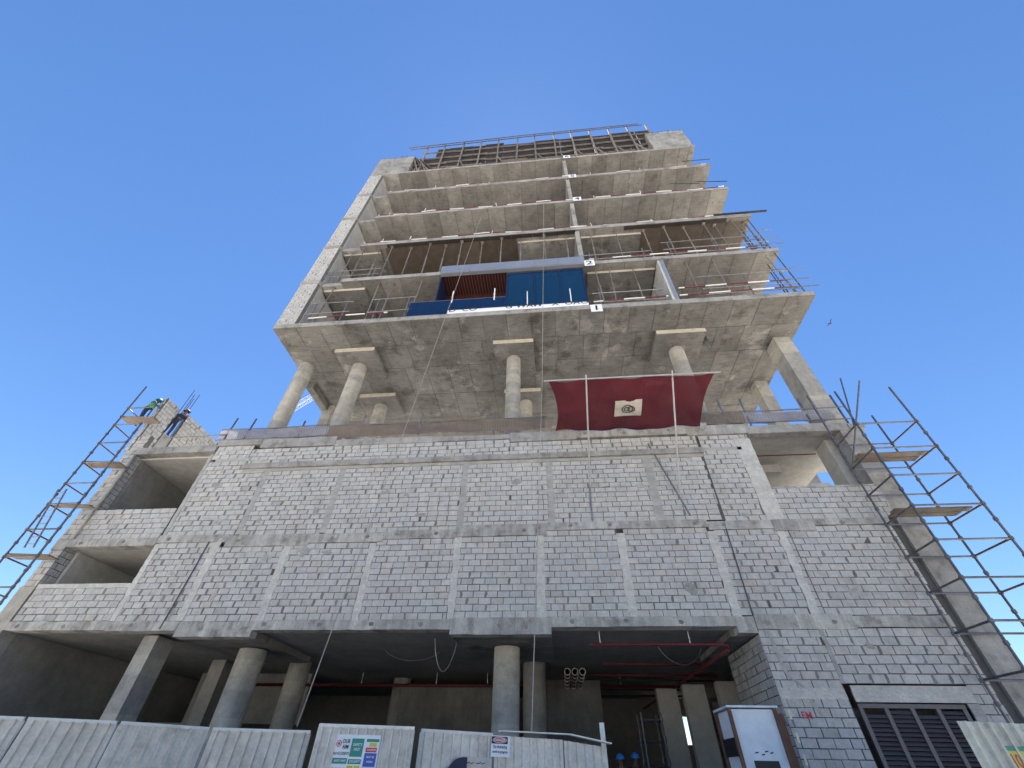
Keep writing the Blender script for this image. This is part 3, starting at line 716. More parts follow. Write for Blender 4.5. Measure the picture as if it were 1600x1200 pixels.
for x0, x1, y, z, h, lab, m_ in ((2.9,6.7,-.55,S[0]+TH,.75,'brown plywood sheets standing on edge right of the blue glazing',WOOD),(7.4,12.9,-.2,S[0]+TH,.55,'long dark red boards on edge at the right end, first tower storey',REDW),(-13.4,-9.6,-.3,S[0]+TH,.5,'brown boards on edge beside the left end wall, first tower storey',WOOD),(6.2,8.6,-.5,S[1]+TH,.45,'brown boards on edge at the right, second tower storey',WOOD)):
    t = empty('board_stack', (x0,y,z), lab, 'boards'); x = x0
    while x < x1-.4:
        w_ = random.uniform(1.0,1.9); MB(t.location).box(x, min(x+w_,x1)-.01, y+random.uniform(-.04,.04), y+.07, z, z+h*random.uniform(.75,1.1)).build('board', m_, t); x += w_
for i, (k, x) in enumerate(((5,13.1),(4,13.3),(3,13.2),(3,11.3))):
    z = S[k]+.3; tag(MB((x,-.9,z-2)).tube([(x-.7,-.2,z+(3.2 if k < 5 else -2.6)),(x+.5,-1.3,z+.2)], .03, 6).build('stay_tube', DTUB), ('thin stay tube under the right end of the top tower slab','thin stay tube at the right end of the fifth tower slab','thin stay tube at the right end of the fourth tower slab','thin stay tube further left on the fourth tower slab')[i], 'tube', 'stay tubes at the right tower edge')
# tube outrigger towers at the right end
for k in (0, 1):
    z = S[k]+TH; t = empty('edge_scaffold', (13.4,-.8,z), f'small tube scaffold hanging at the right end of the {("first","second")[k]} tower storey', 'scaffold', 'small edge scaffolds')
    for x, y in ((13.45,-.9),(13.6,.3),(13.3,-.2)): MB(t.location).tube([(x,y,z),(x,y,z+3.9)], .035, 6).build('standard', DTUB, t)
    for zz in (.5,1.2,2.2): MB(t.location).tube([(12.4,-.95,z+zz),(14.3,-.95,z+zz+.02)], .03, 6).build('ledger', DTUB, t)
    MB(t.location).tube([(13.45,-.9,z+.5),(13.6,.3,z+2.2)], .03, 6).build('brace', DTUB, t)
tag(MB((13.6,-1,28.4)).bar((11.5,-1.05,S[2]+.4),(14.8,-1.05,S[2]+.42),.09,.12).build('timber_beam', PLYD), 'dark timber beam jutting past the right end of the third tower slab', 'beam')

# ------------------------------------------------------------------ timber shutter on the top slab
FW = empty('timber_shutter', (-.5,-.6,S[5]+TH), 'long timber wall shutter with dark plywood on the top tower slab', 'formwork')
Lq = FW.location; zB = S[5]+TH
x = -12.1
while x < 10.6:
    w_ = random.choice((1.22,1.83,2.44)); zt = 45.4+(48.0-45.4)*min(1,(x+12.4)/3.0)+random.uniform(-.5,.35)
    if x > 9: zt = 48.0
    MB(Lq).box(x+.01, min(x+w_,11.2)-.01, -.55+random.uniform(-.02,.02), -.5, 42.0, zt).build('plywood_sheet', PLYD, FW); x += w_
for i, z in enumerate((42.6,43.9,45.3,46.8)):
    x = -11.9+max(0,(z-45))*.5
    while x < 10.9:
        L_ = random.uniform(3.0,4.2); x1 = min(x+L_, 11.15); dz = random.uniform(-.12,.12)
        MB(Lq).bar((x,-.66,z+dz),(x1+.2,-.66,z+dz+random.uniform(-.1,.1)),.1,.15).build('waler', TIMB, FW); x += L_
for i in range(13):
    x = -10.6+i*1.8; zt = 48.3+random.uniform(-.2,.7)
    MB(Lq).bar((x,-.82,zB),(x+random.uniform(-.08,.08),-.82,zt),.13,.13).build('stud', TIMB, FW)
    if i % 2 == 0 or i > 8: MB(Lq).bar((x+.7,-.9,zB),(x+.05,-.86,zB+2.0),.09,.09).build('brace', TIMB, FW)
for i in range(34):
    x = -11.2+random.uniform(0,21.6); MB(Lq).bar((x,-.75,zB),(x+random.uniform(-.2,.2),-.75,zB+random.uniform(.6,1.5)),.07,.07).build('short_stud', TIMB, FW)
for z0, z1, x0, x1 in ((48.0,48.7,-12.6,10.3),(47.4,48.3,-12.3,10.6)):
    MB(Lq).tube([(x0,-.98,z0),((x0+x1)/2,-1.0,(z0+z1)/2+.12),(x1,-.98,z1)], .045, 6).build('guard_tube', DTUB, FW)
for i in range(4): MB(Lq).bar((-11.7+i*.25,-.9,45.5-i*.3),(-10.6+i*.5,-.9,zB),.14,.1).build('raker', PLYB if i % 2 else TIMB, FW)
tag(MB((-2,-.9,zB)).box(-2.9,-.7,-.95,-.9,zB,zB+.85).build('loose_plywood', WOOD), 'pale loose plywood sheet leaning on the timber shutter, top tower slab', 'plywood')

# ------------------------------------------------------------------ roof edge of the podium: guard posts, nets
def sag_net(name, mat, xs, z0, z1, y, label, amp=.05, parts=6):
    n = (len(xs)-1)*parts; X0, X1 = xs[0], xs[-1]
    def f(u, v):
        x = X0+(X1-X0)*u; ph = (u*(len(xs)-1)) % 1
        sgn = -amp*math.sin(math.pi*ph)*(1-v) if v < .5 else -amp*.6*math.sin(math.pi*ph)*v
        return (x, y+.05*math.sin(9*u+4*v)+.03*math.sin(31*u), z0+(z1-z0)*v+sgn)
    mb = MB((X0,y,z0)).grid(f, n, 4); mb.grid(lambda u, v: tuple(Vector(f(u,v))+Vector((0,.012,0))), n, 4)
    return tag(mb.build(name, mat, None, True), label, 'net', 'guard nets along the podium roof')
sag_net('guard_net', NETW, [-15.6,-12.6,-10.25], 12.95, 13.5, .3, 'pale translucent guard net at the left end of podium roof')
sag_net('guard_net', NETB, [-10.2,-8.6,-5.8,-2.4,-.1], 12.86, 13.46, .3, 'long beige guard net along the middle of podium roof')
sag_net('guard_net', NETB, [6.6,7.7,8.4], 12.72, 13.3, .3, 'beige guard net right of the red net on podium roof')
sag_net('guard_net', NETW, [8.42,10.9,12.0], 12.72, 13.25, .32, 'pale guard net between the square columns on podium roof')
posts = [-15.3,-14.3,-11.58,-8.63,-5.84,-2.4,1.78,7.64,8.58,11.0,12.4]
for i, x in enumerate(posts):
    tag(MB((x,.35,ROOF)).tube([(x,.35,ROOF-.02),(x+(.12 if x < -13 else 0),.35,ROOF+random.uniform(1.5,1.75)+(.2 if x < -13 else 0))], .04, 8).build('guard_post', STEEL if -9 < x < 9 else DTUB),
        f'{ORD[i]} guard rail post from the left along the podium roof edge', 'post', 'guard posts along the podium roof')
for i, (x0, x1, z) in enumerate(((-18.4,-15.2,13.2),(-15.6,-10.2,13.52),(-10.2,.0,13.48),(6.6,12.6,13.32),(-15.6,-10.2,12.9),(6.6,12.6,12.72))):
    tag(MB((x0,.28,z)).tube([(x0,.28,z),((x0+x1)/2,.27,z-.04),(x1,.28,z+random.uniform(-.05,.05))], .028, 6).build('guard_rail', DTUB), ('thin rail crossing in front of the skewed block wall at left roof end','upper rail over the pale net at left end of podium roof','long rail over the beige net in the middle of podium roof','upper rail over the nets at right end of podium roof','lower rail under the pale net at left end of podium roof','lower rail under the nets at right end of podium roof')[i], 'rail', 'rails along the podium roof')
# loose blocks on the parapet below the red net
for i in range(13):
    x = 1.15+i*.44; tag(MB((x,.1,12.41)).bbox(x-.2,x+.2,.02,.2,12.41,12.6,.008).build('loose_block', BLOC), f'{ORD[i]} block from the left in the loose row on the parapet under the red net', 'block', 'loose blocks under the red net')
# ------------------------------------------------------------------ red catch net
RN = empty('catch_net', (3.3,-.1,12.4), 'dark red catch net fan sticking out of podium roof on two poles', 'net')
def nf(u, v):
    y = -.12-2.5*v; z = 12.36+.57*v-.16*math.sin(math.pi*v)*1.0-.05*math.sin(math.pi*u)
    w0, w1 = (.34+(.05-.34)*v), (6.3+(6.53-6.3)*v); pin = .26*math.sin(math.pi*v*.9)
    return (w0+pin+(w1-w0-2*pin)*u, y, z+.045*math.sin(17*u+3*v)+.03*math.sin(31*u-5*v)+.02*math.sin(7*u+11*v))
MB(RN.location).grid(nf, 40, 16).build('mesh', REDN, RN, True)
MB(RN.location).tube([(-.05,-2.63,12.94),(3.2,-2.63,12.95),(6.65,-2.63,12.95)], .032, 8).build('edge_tube', GREYP, RN)
for xa, xb, za in ((1.51,1.6,9.7),(4.75,4.87,9.4)):
    MB(RN.location).tube([(xa,-.06,za),(xb,-2.72,13.08)], .033, 8).build('pole', GREYP, RN)
MB(RN.location).tube([(4.05,-.05,11.6),(4.85,-.2,8.4)], .03, 6).build('stay', STEEL, RN); MB(RN.location).tube([(1.5,-.04,9.9),(1.45,-.05,8.4)], .03, 6).build('stay', STEEL, RN)
def bp(u, v, d=0):
    x = 2.72+1.05*u; y = -1.0-.78*v; t = (-.12-y)/2.5; z = 12.36+.57*t-.16*math.sin(math.pi*t)-.11-d
    return (x, y, z+.025*math.sin(3*u+5*v))
bnn = MB((3.2,-1.4,12.4)).grid(bp, 8, 6).build('cloth_banner', plain('banner_cloth', (.60,.54,.47), .9), None, True)
tag(bnn, 'small pale cloth banner with a round emblem under the red net', 'banner')
def ring(cx, cy, r, w_):
    mb = MB((3.2,-1.4,12.4))
    for i in range(24):
        a, b = 2*math.pi*i/24, 2*math.pi*(i+1)/24
        mb.add([bp(cx+(r+s)*math.cos(t)/1.05, cy+(r+s)*math.sin(t)/.78, .02) for t, s in ((a,-w_),(a,w_),(b,w_),(b,-w_))], [(0,1,2,3)])
    return mb
for cx, r_ in ((.46,.2),(.6,.13),(.44,.1)): ring(cx,.5,r_,.018).build('emblem_ring', INK, bnn)

# ------------------------------------------------------------------ ropes
def rope(pts, label, r=.012):
    P = []
    pts = [Vector(p) for p in pts]
    for i in range(len(pts)-1):
        for k in range(8):
            t = k/8; q = pts[i].lerp(pts[i+1], t); q.z -= .06*math.sin(math.pi*t)*(pts[i]-pts[i+1]).length*.15; P.append(q)
    P.append(pts[-1])
    return tag(MB(pts[0]).tube(P, r, 5).build('rope', ROPE), label, 'rope')
rope([(-3.96,-1.12,31.3),(-5.3,-4.2,2.25)], 'long slanting rope from the upper tower slabs to the fence')
rope([(.55,-1.12,32.4),(-.12,-1.6,14.0),(-.6,-3.95,2.25)], 'long plumb rope hanging before the blue glazing')

# ------------------------------------------------------------------ scaffolds
def scaff(name, label, legs, zt, levels, ledg, trans, extra=()):
    t = empty(name, (legs[0][0], legs[0][1], 0), label, 'scaffold'); O = t.location
    for (x, y), z in zip(legs, zt):
        s_ = MB(O).tube([(x,y,0),(x,y,z)], .034, 8).build('standard', DTUB, t)
        for zz in levels+[l-.5 for l in levels]:
            if zz < z: MB(O).tube([(x,y,zz-.05),(x,y,zz+.05)], .058, 8).build('cup', DTUB, s_)
    for i, j in ledg:
        for zz in levels: MB(O).tube([(*legs[i],zz),(*legs[j],zz)], .03, 6).build('ledger', DTUB, t)
    for i, j in trans:
        for zz in levels: MB(O).tube([(*legs[i],zz),(*legs[j],zz)], .03, 6).build('transom', DTUB, t)
    for a, b in extra: MB(O).tube([a,b], .03, 6).build('brace', DTUB, t)
    return t
lv = [3.66,4.73,5.78,6.83,7.9,8.95,10.0,11.05]
scaff('tube_scaffold', 'dark tube scaffold standing at the right corner of the podium', [(11.0,-.25),(12.95,-.25),(11.04,-1.6),(13.05,-1.6)], [13.6,12.4,12.6,12.7], lv, ((0,1),(2,3)), ((0,2),(1,3)),
      (((10.9,-1.6,10.9),(12.2,-.9,13.9)),((11.0,-.25,10.0),(12.3,-1.5,13.2))))
lv = [5.0,6.0,7.05,8.06,9.1,10.0,11.0,12.0,13.0,14.0]
scaff('tube_scaffold', 'dark tube scaffold standing at the left corner of the podium', [(-19.72,-1.05),(-18.42,-1.05),(-19.82,.0)], [15.4,13.1,15.2], lv, ((0,1),), ((0,2),))
def plank(pts, wd, label, mat=WOOD):
    a, b = Vector(pts[0]), Vector(pts[1]); d = b-a
    t = MB(a).bar(a, b, wd, .045).build('scaffold_plank', mat); return tag(t, label, 'plank', 'scaffold planks')
for k, (z, lab) in enumerate(((10.03,'upper'),(7.95,'lower'))):
    for j in range(2):
        y = -.7-.3*j; plank(((10.95-.1*j,y,z+.07),(13.0+.14*j,y,z+.07+.01*j)), .27, f'{("inner","outer")[j]} board of the {lab} platform on the right scaffold')
for z, lab in ((7.12,'lowest'),(9.13,'second'),(11.05,'third'),(13.5,'highest')):
    plank(((-19.9,-.75,z+.06),(-18.3,-.6,z+.05)), .5 if z != 9.13 else .3, f'{lab} plank platform on the left scaffold')
LD = empty('ladder', (-19.3,-1.2,7.4), 'narrow steel ladder leaning on the left scaffold', 'ladder'); Ol = LD.location
la, lb = Vector((-18.7,-1.15,7.2)), Vector((-20.0,-1.15,9.65)); off = Vector((.32,0,.1))
a0, a1 = Vector((-19.0,-1.2,7.3)), Vector((-19.6,-1.2,9.65)); 
for d in (Vector((0,0,0)), Vector((.36,0,0))): MB(Ol).tube([a0+d,a1+d], .03, 6).build('rail', STEEL, LD)
for i in range(9): p = a0.lerp(a1,(i+.5)/9); MB(Ol).tube([p,p+Vector((.36,0,0))], .018, 6).build('rung', STEEL, LD)
# rebar starters beside the left parapet
for i in range(4):
    x, y = -19.5+.04*(i%2), 1.0+.13*i
    tag(MB((x,y,12.4)).tube([(x,y,12.4),(x+.02,y,17.0-.2*(i%3))], .016, 5).build('starter_bar', REBAR), f'{ORD[i]} thin starter bar from the front beside the left roof wall', 'rebar', 'starter bars at the left roof corner')

# ------------------------------------------------------------------ services in the ground floor
def pipe(pts, r, label, mat=REDP, hangers=()):
    t = empty('service_pipe', pts[0], label, 'pipe', 'pipes under the ground-floor ceiling'); O = t.location
    MB(O).tube(pts, r, 8).build('run', mat, t, True)
    for p in hangers: MB(O).tube([p,(p[0],p[1],4.97)], .012, 5).build('hanger', WHITE, t)
    return t
pipe([(-14.3,8.0,4.5),(5.3,7.6,4.5)], .06, 'long thick red pipe across the back of the ground floor', REDP, [(-9,7.9,4.5),(-5.5,7.8,4.5),(-3.2,7.8,4.5),(.8,7.7,4.5),(2.6,7.7,4.5)])
pipe([(1.0,.5,4.62),(4.95,.5,4.62),(5.1,.6,4.6),(5.1,.6,4.5)], .04, 'front red pipe under the ceiling, nearest to the street', REDP, [(1.3,.5,4.62),(4.0,.5,4.62)])
pipe([(5.1,.62,4.5),(4.6,15.5,4.5)], .045, 'dark red pipe running back along the right bay', REDP)
for i, (y, x0, x1) in enumerate(((3.2,1.6,4.9),(5.4,1.2,6.0),(6.6,1.0,6.2),(9.0,.6,6.4),(11.,.6,6.4))):
    pipe([(x0,y,4.56),(x1,y,4.56)], .04, f'{ORD[i]} cross pipe behind the front red pipe, right bay', REDP if i < 2 else BLACK)
for i in range(3):
    x = .28+.26*i; t = empty('pipe_sleeve', (x,3.0,4.3), f'{("left","middle","right")[i]} of three black flanged pipes under the ceiling', 'pipe', 'black flanged pipes'); O = t.location
    MB(O).tube([(x,3.0,4.3),(x,7.4,4.3)], .085, 12).build('run', BLACK, t, True)
    for y in (3.0,3.7,4.4,5.2,6.0): MB(O).tube([(x,y,4.3),(x,y+.04,4.3)], .115, 12).build('flange', PROPM, t)

for i, (x0, x1, y, d, lab) in enumerate(((-4.1,-3.4,1.2,.9,'thin cable loop hanging from the ceiling left of the middle round column'),(-6.4,-4.4,3.0,.3,'slack thin cable under the ceiling between the round columns'),(3.4,4.9,2.4,.5,'slack thin cable under the ceiling of the right bay'))):
    tag(MB((x0,y,4.9)).tube([(x0+(x1-x0)*t/12, y+.3*t/12, 4.93-d*math.sin(math.pi*t/12)**.7) for t in range(13)], .012, 5).build('cable', STEEL), lab, 'cable')
# ------------------------------------------------------------------ site fence
def fpanel(p0, p1, zt, mat, label, ribs=9, frame=True, zt2=None, z0=.05):
    p0, p1 = Vector((*p0,0)), Vector((*p1,0)); d = p1-p0; L = d.length; d.normalize(); n = Vector((d.y,-d.x,0))
    if n.y > 0: n = -n
    zt2 = zt if zt2 is None else zt2
    t = empty('corrugated_hoarding', p0, label, 'fence panel', 'corrugated fence panels'); O = t.location
    mb = MB(O); s = []
    pitch = L/ribs
    for i in range(ribs):
        a = i*pitch
        s += [(a, 0), (a+pitch*.36, 0), (a+pitch*.40, .05), (a+pitch*.58, .05), (a+pitch*.62, 0)]
    s.append((L, 0)); k = len(s)
    for q in (z0, None):
        for a, dd in s: mb.v.append(p0+d*a+n*dd+Vector((0,0,q if q is not None else zt+(zt2-zt)*a/L-.03))-O)
    for i in range(k-1): mb.f.append([i, i+1, k+i+1, k+i])
    mb.build('corrugated_sheet', mat, t)
    if frame:
        u = Vector((0,0,1))
        MB(O).bar(p0+u*zt-u*.02, p1+u*zt2-u*.02, .05, .05).build('top_rail', FRAME, t)
        for p, z in ((p0,zt),(p1,zt2)): MB(O).bar(p+d*(.02 if p is p0 else -.02)-n*.03, p+d*(.02 if p is p0 else -.02)-n*.03+u*(z-.045), .05, .05).build('upright', FRAME, t)
    MB(O).bar(p0+Vector((0,0,1.0))-n*.05, p1+Vector((0,0,1.0))-n*.05, .04, .05).build('mid_rail', FRAME, t)
    return t
fpanel((-11.2,-6.6),(-9.32,-6.1), 2.2, FENC, 'beige corrugated fence panel cut by the left edge of the photo', 9)
fpanel((-9.28,-6.06),(-8.02,-5.56), 2.2, FENC, 'narrow beige corrugated fence panel, second from the left edge', 7)
fpanel((-7.96,-5.54),(-6.98,-4.44), 2.2, FENC, 'beige corrugated fence panel in front of the left round column', 7)
fpanel((-6.92,-4.40),(-5.08,-4.0), 2.2, FENC, 'beige corrugated fence panel just left of the rope and sign board panel', 9)
fpanel((-4.14,-5.70),(-2.57,-5.33), 2.2, FENG, 'grey corrugated fence panel carrying the safety sign board', 11)
fpanel((-2.55,-4.93),(-1.34,-4.16), 2.2, FENG, 'grey corrugated fence panel left of the danger sign', 8)
fpanel((-1.30,-4.12),(.0,-3.2), 2.2, FENG, 'grey corrugated fence panel behind the danger sign', 9, frame=False)
fpanel((.02,-3.2),(.9,-2.65), 2.19, FENG, 'sagging grey corrugated fence panel at the open end of fence', 5, frame=False, zt2=2.12)
pt = MB((.9,-2.6,0)).box(.82,.92,-2.65,-2.57,0,2.5).build('fence_post', FRAME); tag(pt, 'pale metal post standing at the open end of the fence', 'post')
tag(MB((.3,-3,2.24)).bar((-1.2,-4.1,2.24),(.15,-3.15,2.26),.16,.02).bar((.15,-3.15,2.26),(1.0,-2.7,2.15),.14,.02).build('capping_strip', FRAME), 'bent pale metal capping on top of the end fence panels', 'capping')
fpanel((5.41,-6.69),(7.6,-6.1), 2.3, FENR, 'cream corrugated fence panel at the bottom right corner of photo', 12, frame=False)

# signs
def board(name, p0, p1, z0, z1, mat, label):
    p0, p1 = Vector((*p0,0)), Vector((*p1,0)); d = p1-p0; a = math.atan2(d.y, d.x)
    t = empty(name, (p0.x,p0.y,z0), label, 'sign'); t.rotation_euler = (0,0,a); w_ = d.length
    put('plate', MB().box(0,w_,-.006,0,0,z1-z0).mesh('plate'), mat, t)
    return t, w_, z1-z0
def patch(t, x0, x1, z0, z1, mat, lay=1, name='print'): return put(name, MB().box(x0,x1,-.006-.0025*lay,-.006-.0025*(lay-1)-.0003,z0,z1).mesh(name), mat, t)
def stext(t, s, x, z, size, mat, sx=1., lay=2):
    o = text('lettering', s, (0,0,0), size, mat, None, sx=sx, ex=.0005); o.parent = t; o.location = (x,-.006-.0025*lay-.0008,z); return o
t, w_, h_ = board('safety_board', (-3.78,-5.67), (-3.08,-5.51), .75, 2.07, SIGNW, 'white safety sign board with green, blue and yellow notices on grey fence')
cw = w_/3
zt = h_-.03
stext(t,'OUR',cw*.69,zt-.06,.075,INK,.8); stext(t,'AIM',cw*.69,zt-.13,.075,INK,.8); stext(t,'NO ACCIDENTS',cw*.5,zt-.215,.048,INK,.75)
for r_, c_ in ((.042,SRED),(.031,SIGNW),(.02,SRED)): put('emblem', MB().tube([(0,0,0),(0,-.001,0)], r_, 16).mesh('emblem'), c_, t, (.05,-.0085-.004*(.06-r_)*50,zt-.09))
patch(t,.0,cw*.98,zt-.34,zt-.27,SGRN); stext(t,'SAFETY FIRST',cw*.52,zt-.305,.04,SIGNW,.8)
for j in range(3):
    for i in range(4): patch(t,.015+i*cw*.24,.015+i*cw*.24+.035,zt-.43-j*.09,zt-.39-j*.09,(SRED,INK,SBLU)[j] if j else SRED)
patch(t,cw*1.06,cw*1.9,zt-.25,zt-.02,SGRN); stext(t,'SAFETY',cw*1.5,zt-.1,.05,SIGNW,.9); stext(t,'FIRST',cw*1.5,zt-.16,.05,SIGNW,.9)
patch(t,cw*1.05,cw*1.92,zt-.34,zt-.28,SGRN); stext(t,'SITE SAFETY',cw*1.5,zt-.31,.045,SIGNW,.7)
for j in range(5):
    for i in range(2): patch(t,cw*(1.06+.45*i),cw*(1.44+.45*i),zt-.45-j*.11,zt-.36-j*.11,((SYEL,SYEL),(SRED,SBLU),(SBLU,SBLU),(SGRN,SYEL),(SBLU,SRED))[j][i])
patch(t,cw*2.06,cw*2.92,zt-.06,zt-.02,SGRN); patch(t,cw*2.3,cw*2.8,zt-.12,zt-.07,SYEL); patch(t,cw*2.1,cw*2.85,zt-.19,zt-.13,SRED); patch(t,cw*2.08,cw*2.9,zt-.37,zt-.2,SBLU)
stext(t,'CAUTION',cw*2.5,zt-.16,.035,SIGNW,.9); stext(t,'MUST BE',cw*2.5,zt-.25,.035,SIGNW,.9); stext(t,'WORN',cw*2.5,zt-.31,.035,SIGNW,.9)
patch(t,cw*2.02,cw*2.96,zt-.39,zt-.383,INK); patch(t,cw*2.3,cw*2.8,zt-.5,zt-.44,SBLU); patch(t,cw*2.3,cw*2.8,zt-.7,zt-.51,SGRN)
t, w_, h_ = board('danger_sign', (-1.36,-4.22), (-1.02,-4.0), 1.86, 2.17, SIGNW, 'small white DANGER sign with black header at top of the grey fence')
patch(t,.012,w_-.05,h_-.12,h_-.015,INK)
mb = MB(); el = [( (w_-.04)/2+.15*math.cos(a*.2618), h_-.067+.043*math.sin(a*.2618)) for a in range(24)]
mb.add([(x,-.0125,z) for x,z in el],[tuple(range(24))]); put('print', mb.mesh('print'), SIGNW, t)
el = [( (w_-.04)/2+.14*math.cos(a*.2618), h_-.067+.037*math.sin(a*.2618)) for a in range(24)]
mb = MB(); mb.add([(x,-.0135,z) for x,z in el],[tuple(range(24))]); put('print', mb.mesh('print'), SRED, t)
stext(t,'DANGER',(w_-.04)/2,h_-.067,.062,SIGNW,.95,4); stext(t,'De shuttering',w_*.48,h_-.165,.062,INK,.85); stext(t,'work in progress',w_*.48,h_-.235,.058,INK,.8)
t, w_, h_ = board('notice_board', (-1.83,-4.55), (-1.36,-4.26), 1.2, 1.85, plain('aged_board', (.66,.58,.52), .6), 'weathered cream notice with Arabic writing and red band below the danger sign')
patch(t,0,w_,h_-.24,h_-.17,SRED); 
for i in range(2):
    mb = MB(); x0 = .06+i*.22
    for k in range(5): mb.tube([(x0+k*.034,-.009,h_-.08-.02*(k%2)),(x0+k*.034+.016,-.009,h_-.095+.012*(k%3)),(x0+k*.034+.034,-.009,h_-.085)], .0045, 4)
    put('lettering', mb.mesh('lettering'), INK, t)
bagm = MB((-2.0,-4.65,1.5)).grid(lambda u,v: (-2.0+.3*u+.04*math.sin(5*v), -4.72+.2*u-.05*math.sin(math.pi*v)-.04*math.sin(math.pi*u), 1.0+.84*v*(1-.18*(1-u)**3)), 8, 8).build('dark_cover', plain('dark_cloth',(.035,.04,.07),.8), None, True); tag(bagm, 'dark blue cloth cover hanging beside the cream notice', 'cloth')
t, w_, h_ = board('notice_sign', (5.86,-6.60), (6.9,-6.32), 1.4, 2.02, SGRN, 'yellow and green sign at the bottom right corner of photo')
patch(t,.04,.34,.05,h_-.05,SYEL); patch(t,.38,.95,.3,h_-.05,SGRN); patch(t,.38,.95,.05,.28,SYEL); stext(t,'10',.1,h_-.16,.2,SRED,.8)
# paint marks on the pier
text('graffiti', 'FM', (6.4,-.012,2.9), .22, SRED, B)
for i, z in enumerate((2.92,2.45,2.03)): part('paint_mark', plain('cream_tape',(.72,.66,.45),.6) if i == 0 else MATS['cream_tape'], 5.95, 6.01, -.012, -.004, z-.1, z+.1)

# ------------------------------------------------------------------ louvre door
LDR = MB((9.1,.05,0)).box(7.8,10.4,.5,.55,0,3.1).build('louvre_door', BLACK, B); O = LDR.location
for x in (7.84,8.46,9.1,9.72,10.36): MB(O).box(x-.05,x+.05,.03,.12,0,3.08).build('stile', LOUV, LDR)
MB(O).box(7.79,10.42,.02,.13,3.08,3.17).build('head_rail', LOUV, LDR)
lm = MB((8.15,.07,0)).add([(7.89,.03,-.02),(8.41,.03,-.02),(8.41,.11,.05),(7.89,.11,.05),(7.89,.04,-.026),(8.41,.04,-.026),(8.41,.12,.044),(7.89,.12,.044)],[(0,1,2,3),(4,7,6,5),(0,4,5,1),(3,2,6,7)]).mesh('louvre_blade'); lm.materials.append(LOUV)
for i in range(4):
    for k in range(32):
        if k == 31 and i in (0,2): continue
        o = bpy.data.objects.new('louvre_blade', lm); col.objects.link(o); o.parent = LDR; o.location = Vector((8.15+.63*i,.07,.2+k*.09))-O

# ------------------------------------------------------------------ old cabinet
CB = empty('site_cabinet', (4.2,-2.4,0), 'old pale blue site cabinet with rusty corner angles', 'cabinet'); O = CB.location
MB(O).box(3.72,4.62,-2.5,-1.5,.1,2.78).build('body', CABW, CB)
for x, y in ((3.69,-2.53),(4.65,-2.53),(3.69,-1.47),(4.65,-1.47)): MB(O).box(x-.035,x+.035,y-.035,y+.035,0,2.8).build('corner_angle', RUST, CB)
MB(O).box(4.66,4.82,-2.45,-1.5,0,2.72).build('side_angle', RUST, CB)
MB(O).box(3.93,4.42,-2.52,-2.502,1.5,1.93).build('window', BLACK, CB)
MB(O).box(3.66,3.688,-2.4,-1.6,2.0,2.3).build('vent', BLACK, CB)
MB(O).box(3.64,4.72,-2.58,-1.42,2.803,2.84).build('top', CABW, CB)
for x, z in ((4.0,2.05),(4.12,2.02),(4.2,2.07),(4.3,2.05)): MB(O).bar((x,-2.503,z),(x+.07,-2.503,z+.012),.006,.02).build('scribble', INK, CB)

